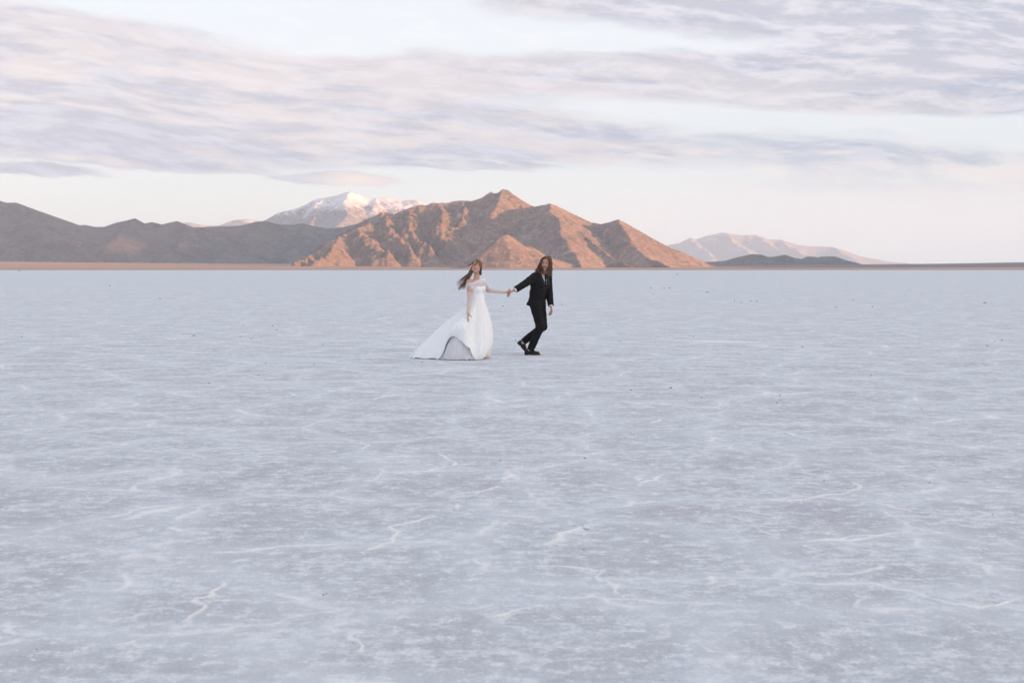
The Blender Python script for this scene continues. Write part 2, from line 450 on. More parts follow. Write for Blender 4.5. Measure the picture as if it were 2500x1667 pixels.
# ------------------------------------------------------------------ added unseen blockers that keep the flats and the far left range in shade
def build_shade_blockers():
    sb, cb = math.sin(SUN_B), math.cos(SUN_B); te = math.tan(SUN_EL)
    m, w, b = new_mat('shade_blocker')
    b.inputs['Base Color'].default_value = (0.85, 0.85, 0.87, 1); b.inputs['Roughness'].default_value = 1.0
    def bank(f, u0, u1, v0, v1, step, S, thick, label):
        us = np.arange(u0, u1 + step, step); vs = np.arange(v0, v1 + step / 4, step / 4)
        gu, gv = np.meshgrid(us, vs)
        val = f(gu, gv) + 45 * fbm(gu / 900, gv / 300, 4)
        t = thick * np.sqrt(np.clip(val, 0, 400) / 400) * (1 + 0.5 * fbm(gu / 500 + 3, gv / 200, 4))
        t = np.maximum(t, 0)
        inside = val > 0
        nx, ny = len(us), len(vs)
        def pos(s):
            x = gu * sb - s * cb; y = gu * cb + s * sb
            return np.stack([x, y, gv - s * te], -1).reshape(-1, 3)
        V = np.concatenate([pos(S - t), pos(S + t)])
        q = grid_faces(nx, ny)
        keep = inside.reshape(-1)[q].any(1)
        q = q[keep]
        Fc = np.concatenate([q, q[:, ::-1] + nx * ny])
        used = np.unique(Fc); remap = np.full(len(V), -1); remap[used] = np.arange(len(used))
        o = mesh_obj('shade_blocker', V[used], remap[Fc], m)
        tag(o, label, 'shade_blocker', 'structure')
    soft = lambda a: np.clip(a, -400, 400)
    bank(lambda u, v: soft(np.minimum(te / sb * (4700 - cb * u) - v, np.minimum(v + 350, np.minimum((u + 3500) / 3, (6600 - u) / 3)))), -4000, 7000, -500, 2600, 120, -22000, 700,
         'long low unseen blocker added behind the camera to shade the salt flat')
    gaps = [(at(262, 594, 12700), 170, 60), (at(398, 583, 12900), 330, 60)]
    def hole(u, v):
        q = 0
        for P_, ru, rv in gaps:
            u0 = P_[0] * sb + P_[1] * cb; v0 = P_[2] + te * (-P_[0] * cb + P_[1] * sb)
            q = q + 5000 * np.clip(1.3 - np.hypot((u - u0) / ru, (v - v0) / rv), 0, 1)
        return q
    def left(u, v):
        low = np.minimum(np.minimum((u - 6900) / 1.5, 235 - v), v + 150)
        return soft(np.maximum(low, np.minimum(np.minimum((u - 9080) / 1.5, (18000 - u) / 3), np.minimum(v + 150, 3000 - v)) - hole(u, v)))
    bank(left, 6500, 18300, -250, 3300, 100, -15000, 700, 'tall unseen blocker added off to the right to shade the left range')

def build_haze():
    x0, x1, y0, y1, z0, z1 = -46000, 46000, -26000, 46000, -60.0, 1560.0
    v = [(x, y, z) for z in (z0, z1) for y in (y0, y1) for x in (x0, x1)]
    f = [(0, 2, 3, 1), (4, 5, 7, 6), (0, 1, 5, 4), (2, 6, 7, 3), (0, 4, 6, 2), (1, 3, 7, 5)]
    m = bpy.data.materials.new('haze'); m.use_nodes = True
    t = m.node_tree
    t.nodes.remove(t.nodes['Principled BSDF'])
    pv = t.nodes.new('ShaderNodeVolumePrincipled')
    pv.inputs['Color'].default_value = (0.635, 0.795, 0.965, 1)
    pv.inputs['Density'].default_value = 2.5e-5
    pv.inputs['Anisotropy'].default_value = 0.0
    t.links.new(pv.outputs[0], t.nodes['Material Output'].inputs['Volume'])
    o = mesh_obj('haze', v, f, m, smooth=False)
    tag(o, 'thin pale haze over the salt flat and mountains', 'haze', 'stuff')

# ------------------------------------------------------------------ salt flat
def salt_nodes(w, b, extra_white=None):
    tc = w.new('ShaderNodeTexCoord')
    v = tc.outputs['Object']
    x, y, z = w.sep(v)
    big = w.noise(v, 0.22, 5, 0.6)
    mid = w.noise(v, 1.7, 8, 0.70, 0.3)
    fine = w.noise(v, 9.0, 6, 0.78)
    grain = w.noise(v, 48.0, 4, 0.75)
    streak = w.noise(w.xyz(x * 0.85 + y * 0.3, y * 1.1 - x * 0.2, 2.0), 2.6, 8, 0.72, 0.5)
    col = w.mix(w.smooth(0.42, 0.58, mid * 0.55 + streak * 0.45), (0.50, 0.512, 0.56), (0.585, 0.63, 0.675))
    col = w.mix(w.smooth(0.42, 0.58, big) * 0.40, col, (0.575, 0.635, 0.685))
    col = w.mix(w.smooth(0.49, 0.57, fine * 0.65 + mid * 0.35) * 0.6, col, (0.745, 0.785, 0.81))
    col = w.mix(w.smooth(0.51, 0.60, grain * 0.5 + fine * 0.5) * 0.75, col, (0.85, 0.875, 0.885))
    col = w.mix(w.smooth(0.48, 0.41, grain * 0.45 + fine * 0.55) * 0.5, col, (0.41, 0.415, 0.45))
    col = w.mix(w.smooth(0.58, 0.68, w.noise(v, 4.3, 5, 0.7)) * 0.12, col, (0.70, 0.63, 0.585))
    # pressure ridges where salt polygons meet
    wv = w.new('ShaderNodeVectorMath', operation='MULTIPLY_ADD')
    nn = w.new('ShaderNodeTexNoise'); w.put(nn.inputs['Vector'], v); nn.inputs['Scale'].default_value = 0.9; nn.inputs['Detail'].default_value = 6.0
    nn.inputs['Roughness'].default_value = 0.6
    w.put(wv.inputs[0], nn.outputs['Color']); wv.inputs[1].default_value = (0.9, 0.9, 0.0); w.put(wv.inputs[2], v)
    vec = wv.outputs[0]
    vo = w.new('ShaderNodeTexVoronoi', feature='DISTANCE_TO_EDGE')
    w.put(vo.inputs['Vector'], vec); vo.inputs['Scale'].default_value = 0.72
    dist = X(w, vo.outputs['Distance'])
    gap = w.smooth(0.44, 0.59, w.noise(v, 1.3, 5, 0.65))
    line = w.smooth(0.022, 0.003, dist + (fine - 0.5) * 0.022) * gap
    halo = w.smooth(0.14, 0.0, dist + (mid - 0.5) * 0.16 + (fine - 0.5) * 0.1)
    col = w.mix(halo * 0.4, col, (0.71, 0.765, 0.81))
    col = w.mix(line * 0.62, col, (0.93, 0.925, 0.915))
    if extra_white is not None:
        col = w.mix(extra_white, col, (0.92, 0.91, 0.89))
    bp = w.new('ShaderNodeBump'); bp.inputs['Strength'].default_value = 0.8; bp.inputs['Distance'].default_value = 0.025
    w.put(bp.inputs['Height'], fine * 0.6 + grain * 0.45 + mid * 0.6 + line * 0.3 + halo * 0.4)
    w.put(b.inputs['Base Color'], col)
    w.put(b.inputs['Normal'], bp.outputs[0])
    b.inputs['Roughness'].default_value = 0.85
    b.inputs['Specular IOR Level'].default_value = 0.2

RIDGES = []      # (pixels traced on the photograph, half width in metres, height)
def tr(ox, oy, sc, pts, hw=0.018, h=0.012):
    RIDGES.append(([(ox + a / sc, oy + b / sc) for a, b in pts], hw, h))
A = (900, 1100, 3.92)
tr(*A, [(2085, 680), (2075, 740), (1990, 750), (1850, 790), (1800, 850), (1700, 910), (1620, 945)], 0.05, 0.035)
tr(*A, [(1620, 945), (1450, 965), (1280, 990), (1200, 985)], 0.026, 0.02)
tr(*A, [(1200, 985), (1050, 990), (850, 965), (700, 960), (560, 955)], 0.014, 0.01)
tr(*A, [(770, 605), (600, 645), (420, 680), (260, 720), (270, 770), (240, 830), (130, 900), (70, 930), (0, 945), (-150, 990)], 0.024, 0.016)
tr(*A, [(830, 480), (850, 540), (900, 580), (940, 605)], 0.026, 0.018)
tr(*A, [(940, 605), (1100, 620), (1400, 630), (1730, 635), (1790, 600)], 0.012, 0.008)
tr(*A, [(1730, 635), (1900, 655), (2000, 675), (2085, 690)], 0.014, 0.01)
tr(*A, [(720, 15), (660, 30), (760, 75), (800, 110), (800, 145), (760, 155), (580, 190), (400, 215), (200, 240), (80, 260)], 0.026, 0.015)
tr(*A, [(1300, 180), (1340, 210), (1340, 270), (1320, 310)], 0.05, 0.02)
tr(*A, [(1320, 310), (1200, 360), (1050, 395), (850, 415), (700, 440)], 0.022, 0.014)
tr(*A, [(1320, 310), (1430, 330)], 0.02, 0.01)
tr(*A, [(180, 310), (150, 350), (0, 380)], 0.028, 0.015)
tr(*A, [(180, 365), (500, 400), (700, 430)], 0.012, 0.008)
tr(*A, [(1430, 1210), (1440, 1260), (1460, 1300), (1430, 1320)], 0.03, 0.015)
tr(*A, [(1380, 1050), (1500, 1080), (1630, 1115), (1800, 1110), (2100, 1140), (2220, 1130), (2200, 1180)], 0.012, 0.008)
tr(*A, [(2085, 680), (2220, 685), (2352, 670)], 0.012, 0.008)
B = (1700, 1100, 2.765)
tr(*B, [(940, 190), (1060, 210), (1130, 250), (1000, 285), (880, 300), (790, 325), (600, 340), (480, 335), (350, 320)], 0.026, 0.015)
tr(*B, [(1060, 335), (1220, 355), (1400, 400), (1470, 440)], 0.024, 0.015)
tr(*B, [(1470, 440), (1540, 460), (1700, 470), (1900, 490), (2050, 510), (2150, 540)], 0.014, 0.01)
tr(*B, [(180, 415), (260, 475)], 0.022, 0.012)
tr(*B, [(405, 510), (420, 540), (500, 565), (650, 600)], 0.022, 0.015)
tr(*B, [(650, 600), (780, 610), (1100, 580), (1250, 570), (1400, 540), (1480, 535)], 0.014, 0.008)
tr(*B, [(40, 940), (75, 895), (100, 860), (130, 815)], 0.045, 0.025)
tr(*B, [(1070, 735), (1250, 775), (1280, 785), (1100, 830), (1040, 840), (850, 830), (480, 830)], 0.018, 0.012)
tr(*B, [(1100, 835), (1180, 890), (1300, 940), (1500, 970), (1680, 1030), (1900, 1060), (2100, 1030), (2212, 970)], 0.018, 0.014)
tr(*B, [(890, 1110), (940, 1150), (1030, 1220)], 0.022, 0.014)
tr(*B, [(990, 1085), (1120, 1000), (1250, 970)], 0.014, 0.01)
tr(*B, [(570, 1230), (600, 1290), (640, 1330), (680, 1370)], 0.03, 0.018)
Cc = (0, 1300, 3.92)
tr(*Cc, [(2160, 410), (2100, 480), (2110, 520), (2000, 610), (1850, 655), (1880, 700), (1910, 740), (1880, 800), (1820, 890), (1720, 960)], 0.022, 0.018)
tr(*Cc, [(1720, 960), (1600, 975), (1400, 1010), (1250, 1050), (1000, 1090), (880, 1090)], 0.014, 0.01)
tr(*Cc, [(890, 1080), (800, 1105), (700, 1130), (560, 1165)], 0.04, 0.025)
tr(*Cc, [(410, 1215), (320, 1225)], 0.03, 0.015)
tr(*Cc, [(1850, 650), (1600, 635), (1400, 640)], 0.01, 0.008)
tr(*Cc, [(1150, 650), (950, 605)], 0.01, 0.008)
tr(*Cc, [(1150, 655), (1030, 740), (900, 780), (820, 820)], 0.016, 0.01)
tr(*Cc, [(900, 5), (800, 40), (720, 75)], 0.035, 0.02)
D_ = (0, 0, 0.9408)
tr(*D_, [(800, 1440), (805, 1470), (830, 1490), (850, 1520)], 0.02, 0.015)
tr(*D_, [(1795, 988), (1830, 1005)], 0.04, 0.02)
tr(*D_, [(1070, 1435), (1130, 1415), (1190, 1405), (1250, 1385)], 0.02, 0.012)
tr(*D_, [(1450, 1120), (1500, 1100), (1540, 1085)], 0.03, 0.015)
tr(*D_, [(1395, 1380), (1420, 1360), (1375, 1320), (1385, 1300)], 0.02, 0.01)
tr(*D_, [(1490, 975), (1525, 960)], 0.04, 0.02)
tr(*D_, [(660, 900), (680, 912)], 0.04, 0.02)
tr(*D_, [(840, 920), (880, 912), (925, 905)], 0.04, 0.015)

def build_salt():
    m, w, b = new_mat('salt_crust')
    salt_nodes(w, b)
    xs = np.array([-46000 + 500, -6000, -600, -60, -12, 12, 60, 600, 6000, 46000 - 500], float) * 0.98
    ys = np.array([-25500, -2000, -100, 0, 12, 40, 200, 1500, 7000, 45500], float)
    gx, gy = np.meshgrid(xs, ys)
    o = mesh_obj('ground', np.stack([gx, gy, np.zeros_like(gx)], -1).reshape(-1, 3), grid_faces(len(xs), len(ys)), m)
    tag(o, 'wide white salt flat with faint polygon ridges', 'salt flat', 'structure')
    # raised salt ridges
    m2, w2, b2 = new_mat('salt_ridge_crust')
    at_ = w2.new('ShaderNodeAttribute', attribute_name='crest')
    cr = X(w2, at_.outputs['Fac'])
    vv = w2.new('ShaderNodeTexCoord').outputs['Object']
    nz = w2.noise(vv, 16.0, 6, 0.7) - 0.5
    salt_nodes(w2, b2, w2.smooth(0.28, 0.95, cr + nz * 0.9) * 0.68)
    rng = random.Random(5)
    V, Fc, att = [], [], []
    def strip(pts, hw, h):
        # refine with jitter
        P = [np.array(p[:2]) for p in pts]
        fine = []
        for a, c in zip(P[:-1], P[1:]):
            n = max(2, int(np.linalg.norm(c - a) / 0.035))
            n = min(n, 90)
            for i in range(n):
                fine.append(a + (c - a) * i / n)
        fine.append(P[-1])
        fine = np.array(fine)
        for _ in range(2):
            fine[1:-1] = 0.25 * fine[:-2] + 0.5 * fine[1:-1] + 0.25 * fine[2:]
        s = np.arange(len(fine)) * 0.16
        seed = rng.random() * 100
        fine[:, 0] += 0.035 * fbm(s + seed, np.zeros_like(s), 4, 0.6)
        fine[:, 1] += 0.035 * fbm(s + seed + 40, np.zeros_like(s), 4, 0.6)
        t = np.gradient(fine, axis=0)
        t /= np.linalg.norm(t, axis=1)[:, None] + 1e-9
        nn = np.stack([-t[:, 1], t[:, 0]], -1)
        wid = 0.44 * max(hw ** 0.7 * 0.31, 0.017) * np.clip(1 + 0.8 * fbm(s * 1.5 + seed, np.ones_like(s), 4, 0.6), 0.25, 2.2)
        hgt = h * np.clip(1 + 0.7 * fbm(s * 2 + seed + 9, np.ones_like(s), 4, 0.6), 0.2, 2.0)
        end = np.clip(np.minimum(np.arange(len(fine)), np.arange(len(fine))[::-1]) / 6.0, 0, 1)
        base = len(V)
        prof = [(-5.0, 0.0, 0.0), (-2.2, 0.15, 0.34), (-1.1, 0.45, 0.70), (-0.5, 0.9, 1.0), (0.5, 1.0, 1.0), (1.1, 0.45, 0.70), (2.2, 0.15, 0.34), (5.0, 0.0, 0.0)]
        for i in range(len(fine)):
            for o_, hz, c_ in prof:
                q = fine[i] + nn[i] * o_ * wid[i]
                V.append((q[0], q[1], -0.002 + (0.004 + 0.25 * hgt[i]) * hz * end[i] + (0.0025 if 0 < hz else 0))); att.append(c_ * end[i])
        k = len(prof)
        for i in range(len(fine) - 1):
            for j in range(k - 1):
                a = base + i * k + j
                Fc.append((a, a + 1, a + k + 1, a + k))
    for pts, hw, h in RIDGES:
        strip([on_ground(px, py) for px, py in pts], hw, h)
    o = mesh_obj('salt_ridges', V, Fc, m2)
    a = o.data.attributes.new('crest', 'FLOAT', 'POINT')
    a.data.foreach_set('value', np.array(att, np.float32))
    tag(o, 'thin raised white ridges of salt crossing the flat', 'salt ridges', 'stuff')

CLODS = [(1439, 662, 0), (1694, 622, 0), (2003, 631, 0), (1583, 668, 0), (1648, 698, 0), (1335, 747, 1), (1553, 378, 0), (1739, 381, 0), (1765, 408, 0), (1605, 465, 0),
         (1237, 443, 1), (1020, 208, 1), (125, 30, 1), (700, 127, 0), (140, 455, 0), (2060, 502, 0), (1533, 450, 0)]
CLODS = [(a / 2.613, 650 + b / 2.613, k) for a, b, k in CLODS]
CLODS += [(1500 + a / 2.352, 640 + b / 2.352, k) for a, b, k in
          [(30, 455, 0), (361, 72, 1), (533, 174, 1), (690, 222, 0), (730, 232, 0), (782, 225, 0), (820, 226, 1), (1273, 260, 1), (1481, 258, 0), (1080, 490, 0), (454, 430, 0), (325, 722, 1),
           (500, 780, 0), (413, 796, 0), (95, 735, 1), (950, 766, 1), (935, 808, 1), (2184, 458, 0), (2225, 451, 0), (2140, 481, 0), (2127, 234, 1), (1473, 649, 0), (1763, 845, 0), (285, 150, 0), (318, 150, 0), (210, 150, 0), (1372, 217, 0)]]
CLODS += [(1700 + a / 2.765, 1100 + b / 2.765, k) for a, b, k in [(862, 205, 0), (1412, 1450, 0), (1575, 217, 0), (2000, 432, 0), (240, 230, 0)]]
CLODS += [(0 + 350 / 3.92, 1300 + 1118 / 3.92, 0), (900 + 1260 / 3.92, 1100 + 98 / 3.92, 1), (900 + 2070 / 3.92, 1100 + 72 / 3.92, 1), (900 + 2060 / 3.92, 1100 + 950 / 3.92, 0),
          (1031, 886, 0), (1372, 744, 0), (1340, 792, 0), (1228, 748, 1), (1259, 831, 0), (790, 1452, 1), (797, 1450, 0)]
def build_clods():
    rng = random.Random(3)
    m, w, b = new_mat('dark_dirt')
    v = w.new('ShaderNodeTexCoord').outputs['Object']
    w.put(b.inputs['Base Color'], w.mix(w.noise(v, 40, 4), (0.035, 0.028, 0.024), (0.10, 0.08, 0.07)))
    b.inputs['Roughness'].default_value = 0.95
    import bmesh
    protos = []
    for q in range(5):
        bm = bmesh.new()
        bmesh.ops.create_icosphere(bm, subdivisions=2, radius=1.0)
        for vt in bm.verts:
            n = 1 + 0.35 * (rng.random() - 0.5) + 0.25 * math.sin(vt.co.x * 4 + q) * math.cos(vt.co.y * 5 - q)
            vt.co *= n
            vt.co.z = max(vt.co.z, -0.35) + 0.35
        me = bpy.data.meshes.new('dirt_clod'); bm.to_mesh(me); bm.free()
        me.materials.append(m)
        protos.append(me)
    for i, (px, py, k) in enumerate(CLODS):
        p = on_ground(px, py)
        o = bpy.data.objects.new('dirt_clod', protos[i % 5])
        COL.objects.link(o)
        d = p[1] / F_PX                      # metres per photo pixel there
        r = (1.1 + rng.random() * 0.5) * d if not k else (2.6 + 1.5 * rng.random()) * d
        o.location = (p[0], p[1], 0.002)
        o.scale = (r, r * (0.8 + 0.5 * rng.random()), r * (0.9 if not k else 0.28))
        o.rotation_euler = (0, 0, rng.random() * 0.6 - 0.3)
        if k: tag(o, 'flat dark patch of dirt lying on the white salt flat', 'dirt', group='flat dark dirt patches on the salt')
        else: tag(o, 'small dark clod of dirt lying on the white salt flat', 'dirt', group='small dark dirt clods on the salt')

# ------------------------------------------------------------------ distance-field modelling (smooth unions of tapered limbs, meshed with surface nets)
class Vol:
    def __init__(self, lo, hi, h):
        self.lo = np.array(lo, float); self.h = h
        self.n = np.ceil((np.array(hi, float) - self.lo) / h).astype(int) + 1
        self.D = np.full(self.n, 1.0, np.float32)
    def window(self, lo, hi):
        a = np.clip(np.floor((np.array(lo) - self.lo) / self.h).astype(int), 0, self.n - 1)
        b = np.clip(np.ceil((np.array(hi) - self.lo) / self.h).astype(int) + 1, 1, self.n)
        sl = tuple(slice(i, j) for i, j in zip(a, b))
        ax = [self.lo[i] + self.h * np.arange(a[i], b[i]) for i in range(3)]
        return sl, np.stack(np.meshgrid(*ax, indexing='ij'), -1)
    def all(self):
        return self.window(self.lo, self.lo + self.h * self.n)
    def add(self, sl, d, k):
        D = self.D[sl]
        if k > 0:
            hh = np.clip(0.5 + 0.5 * (D - d) / k, 0, 1)
            self.D[sl] = D + (d - D) * hh - k * hh * (1 - hh)
        else:
            self.D[sl] = np.minimum(D, d)
    def cap(self, a, b, ra, rb=None, k=0.02, side=None, su=1.0):
        a = np.asarray(a, float); b = np.asarray(b, float)
        rb = ra if rb is None else rb
        m = max(ra, rb) * max(1.0, su) + k + 3 * self.h
        sl, p = self.window(np.minimum(a, b) - m, np.maximum(a, b) + m)
        if min(p.shape[:3]) < 1: return self
        ab = b - a
        t = np.clip(((p - a) @ ab) / (ab @ ab + 1e-12), 0, 1)
        o = p - a - t[..., None] * ab
        r = ra + (rb - ra) * t
        if side is not None and su != 1.0:
            sd = nrm(side); q = o @ sd
            d = np.sqrt(np.maximum((o * o).sum(-1) - q * q + (q / su) ** 2, 0)) - r
        else:
            d = np.sqrt((o * o).sum(-1)) - r
        self.add(sl, d, k)
        return self
    def ell(self, c, axes, radii, k=0.02):
        c = np.asarray(c, float); m = max(radii) + k + 3 * self.h
        sl, p = self.window(c - m, c + m)
        o = p - c
        s = sum(((o @ nrm(a)) / r) ** 2 for a, r in zip(axes, radii))
        d = (np.sqrt(s) - 1) * min(radii)
        self.add(sl, d, k)
        return self
    def cut(self, point, normal):          # removes what lies on the side the normal points to
        sl, p = self.all()
        self.D = np.maximum(self.D, ((p - np.asarray(point)) @ nrm(normal)).astype(np.float32))
        return self
    def wrinkle(self, amp, fx=14.0, fz=26.0, seed=0.0):
        sl, p = self.all()
        near = np.abs(self.D) < 0.05
        q = p[near]
        u = (q[:, 0] * 0.8 + q[:, 1] * 0.6) * fx + seed; v = q[:, 2] * fz + (q[:, 0] - q[:, 1]) * fx * 0.8
        self.D[near] += (amp * fbm(u, v, 3, 0.5)).astype(np.float32)
        return self
    def mesh(self):
        D = self.D
        s = D < 0
        c = [s[i:s.shape[0] - 1 + i, j:s.shape[1] - 1 + j, l:s.shape[2] - 1 + l] for i in (0, 1) for j in (0, 1) for l in (0, 1)]
        cnt = sum(q.astype(np.int8) for q in c)
        act = (cnt > 0) & (cnt < 8)
        idx = np.full(act.shape, -1, np.int64)
        ijk = np.argwhere(act)
        idx[act] = np.arange(len(ijk))
        acc = np.zeros((len(ijk), 3)); num = np.zeros(len(ijk))
        corners = np.array([(i, j, l) for i in (0, 1) for j in (0, 1) for l in (0, 1)])
        vals = np.stack([D[ijk[:, 0] + i, ijk[:, 1] + j, ijk[:, 2] + l] for i, j, l in corners], 1)
        for e in range(8):
            for f in range(e + 1, 8):
                if np.abs(corners[e] - corners[f]).sum() != 1: continue
                a, b = vals[:, e], vals[:, f]
                x = (a < 0) != (b < 0)
                t = np.where(x, a / np.where(x, a - b, 1), 0)
                acc += np.where(x[:, None], corners[e] + t[:, None] * (corners[f] - corners[e]), 0); num += x
        v = self.lo + self.h * (ijk + acc / num[:, None])
        F = []
        for ax in range(3):
            o1, o2 = [(1, 2), (2, 0), (0, 1)][ax]
            A = np.swapaxes(s, 0, ax) if ax else s
            sh = list(s.shape)
            sl0 = [slice(None)] * 3; sl1 = [slice(None)] * 3
            sl0[ax] = slice(0, -1); sl1[ax] = slice(1, None)
            for q in (o1, o2):
                sl0[q] = slice(1, -1); sl1[q] = slice(1, -1)
            e0, e1 = s[tuple(sl0)], s[tuple(sl1)]
            cr = np.argwhere(e0 != e1)
            if not len(cr): continue
            flip = e0[e0 != e1]
            cr = cr.copy(); cr[:, o1] += 1; cr[:, o2] += 1
            def cell(d1, d2):
                q = cr.copy(); q[:, o1] += d1; q[:, o2] += d2
                return idx[q[:, 0], q[:, 1], q[:, 2]]
            f = np.stack([cell(-1, -1), cell(0, -1), cell(0, 0), cell(-1, 0)], 1)
            f = np.where(flip[:, None], f, f[:, ::-1])
            F.append(f)
        return v, np.concatenate(F)

def frame(f, up=(0, 0, 1)):
    f = nrm(f); r = nrm(np.cross(f, up)); u = np.cross(r, f)
    return f, r, u          # forward, right, up

def head(V, hc, f, r, u, s=1.0, k=0.02):
    V.ell(hc - f * 0.005 + u * 0.012, (r, f, u), (0.073 * s, 0.094 * s, 0.103 * s), k)
    V.ell(hc + f * 0.030 - u * 0.060, (r, f, u), (0.056 * s, 0.058 * s, 0.066 * s), 0.03)
    V.ell(hc + f * 0.070 - u * 0.112 * s, (r, f, u), (0.022, 0.018, 0.018), 0.02)
    V.cap(hc + f * 0.088 + u * 0.004, hc + f * 0.108 - u * 0.034, 0.007, 0.012, 0.012)
    for q in (-1, 1):
        V.ell(hc + f * 0.104 - u * 0.038 + r * q * 0.010, (r, f, u), (0.007, 0.008, 0.006), 0.006)
        V.ell(hc + f * 0.064 - u * 0.035 + r * q * 0.040, (r, f, u), (0.021, 0.018, 0.022), 0.02)
        V.cap(hc + f * 0.088 + u * 0.024 + r * q * 0.012, hc + f * 0.078 + u * 0.026 + r * q * 0.045, 0.006, 0.006, 0.012)
        V.ell(hc - f * 0.010 - u * 0.015 + r * q * 0.074, (r, f, u), (0.008, 0.018, 0.030), 0.006)
    V.ell(hc + f * 0.086 - u * 0.068, (r, f, u), (0.020, 0.010, 0.006), 0.006)
    V.ell(hc + f * 0.083 - u * 0.079, (r, f, u), (0.018, 0.010, 0.006), 0.006)

def hand(V, wrist, d, palm, s=1.0, curl=(0.5, 0.55, 0.6, 0.7), thumb_side=1, thumb_curl=0.3):
    d = nrm(d); lat = nrm(np.cross(d, palm)) * thumb_side; n = nrm(np.cross(lat, d)) * thumb_side
    n = nrm(palm - (palm @ d) * d)
    kn = []
    for i in range(4):
        off = (0.027 - 0.0175 * i) * s
        K = wrist + d * (0.088 - 0.006 * abs(i - 1)) * s + lat * off
        V.cap(wrist + lat * off * 0.55, K, 0.013 * s, 0.0105 * s, 0.010)
        kn.append(K)
    L3 = [(0.042, 0.026, 0.020), (0.046, 0.030, 0.022), (0.043, 0.028, 0.021), (0.034, 0.020, 0.018)]
    for i, K in enumerate(kn):
        ang = 0.0; p = K
        for j, l in enumerate(L3[i]):
            ang += curl[i] * (0.8, 1.1, 0.8)[j]
            q = p + (d * math.cos(ang) + n * math.sin(ang) + lat * (0.06 - 0.04 * i)) * l * s
            V.cap(p, q, (0.0095 - 0.0009 * j) * s, (0.0088 - 0.0009 * j) * s, 0.004)
            p = q
    b = wrist + d * 0.022 * s + lat * 0.022 * s
    t1 = b + (d * 0.60 + lat * 0.70 + n * 0.30) * 0.042 * s
    t2 = t1 + (d * 0.85 + lat * (0.35 - thumb_curl) + n * (0.25 + thumb_curl)) * 0.032 * s
    t3 = t2 + (d * 0.85 + lat * (0.1 - thumb_curl) + n * (0.3 + thumb_curl)) * 0.026 * s
    V.cap(b, t1, 0.014 * s, 0.0115 * s, 0.010); V.cap(t1, t2, 0.011 * s, 0.010 * s, 0.004); V.cap(t2, t3, 0.010 * s, 0.008 * s, 0.004)

class Tubes:
    def __init__(self): self.v, self.f = [], []
    def add(self, pts, r0, r1, sides=5, flat=1.0):
        pts = np.asarray(pts, float); n = len(pts)
        t = np.gradient(pts, axis=0); t /= np.linalg.norm(t, axis=1)[:, None] + 1e-9
        ref = np.array((0.13, 0.9, 0.2))
        a = np.cross(t, ref); a /= np.linalg.norm(a, axis=1)[:, None] + 1e-9
        b = np.cross(t, a)
        base = len(self.v)
        for i in range(n):
            w = i / (n - 1)
            r = r0 + (r1 - r0) * w
            for s in range(sides):
                q = 2 * math.pi * s / sides
                self.v.append(pts[i] + r * (a[i] * math.cos(q) * flat + b[i] * math.sin(q)))
        for i in range(n - 1):
            for s in range(sides):
                s2 = (s + 1) % sides
                self.f.append((base + i * sides + s, base + i * sides + s2, base + (i + 1) * sides + s2, base + (i + 1) * sides + s))
        self.f.append(tuple(base + s for s in range(sides))[::-1])
        self.f.append(tuple(base + (n - 1) * sides + s for s in range(sides)))
def bez(p0, p1, p2, p3, n=12):
    t = np.linspace(0, 1, n)[:, None]
    return (1 - t) ** 3 * p0 + 3 * (1 - t) ** 2 * t * p1 + 3 * (1 - t) * t * t * p2 + t ** 3 * p3

def joined(*vf):
    V, F, n = [], [], 0
    for v, f in vf:
        V.append(np.asarray(v, float)); F += [tuple(int(i) + n for i in q) for q in (f.tolist() if isinstance(f, np.ndarray) else f)]
        n += len(v)
    return np.concatenate(V), F

def cloth_mat(name, col, rough=0.9, weave=400.0, bump=0.0008, trans=0.0, alpha=1.0, var=0.12):
    m, w, b = new_mat(name)
    v = w.new('ShaderNodeTexCoord').outputs['Object']
    n = w.noise(v, 18.0, 5, 0.6); n2 = w.noise(v, weave, 2, 0.5)
    w.put(b.inputs['Base Color'], w.mix(n, tuple(q * (1 - var) for q in col), tuple(min(1.0, q * (1 + var)) for q in col)))
    bp = w.new('ShaderNodeBump'); bp.inputs['Strength'].default_value = 0.4; bp.inputs['Distance'].default_value = bump
    w.put(bp.inputs['Height'], n2); w.put(b.inputs['Normal'], bp.outputs[0])
    b.inputs['Roughness'].default_value = rough
    b.inputs['Specular IOR Level'].default_value = 0.2
    b.inputs['Sheen Weight'].default_value = 0.0
    b.inputs['Alpha'].default_value = alpha
    if trans:
        tl = w.new('ShaderNodeBsdfTranslucent'); tl.inputs['Color'].default_value = (*col, 1)
        mx = w.new('ShaderNodeMixShader'); mx.inputs[0].default_value = trans
        out = m.node_tree.nodes['Material Output']
        w.put(mx.inputs[1], b.outputs[0]); w.put(mx.inputs[2], tl.outputs[0]); w.put(out.inputs['Surface'], mx.outputs[0])
    return m
def skin_mat(name, col):
    m, w, b = new_mat(name)
    v = w.new('ShaderNodeTexCoord').outputs['Object']
    n = w.noise(v, 25.0, 5, 0.6)
    w.put(b.inputs['Base Color'], w.mix(n, tuple(q * 0.88 for q in col), (min(1, col[0] * 1.12), col[1] * 1.05, col[2] * 1.05)))
    b.inputs['Roughness'].default_value = 0.5
    b.inputs['Subsurface Weight'].default_value = 0.12
    b.inputs['Subsurface Radius'].default_value = (0.012, 0.004, 0.002)
    b.inputs['Subsurface Scale'].default_value = 0.5
    return m
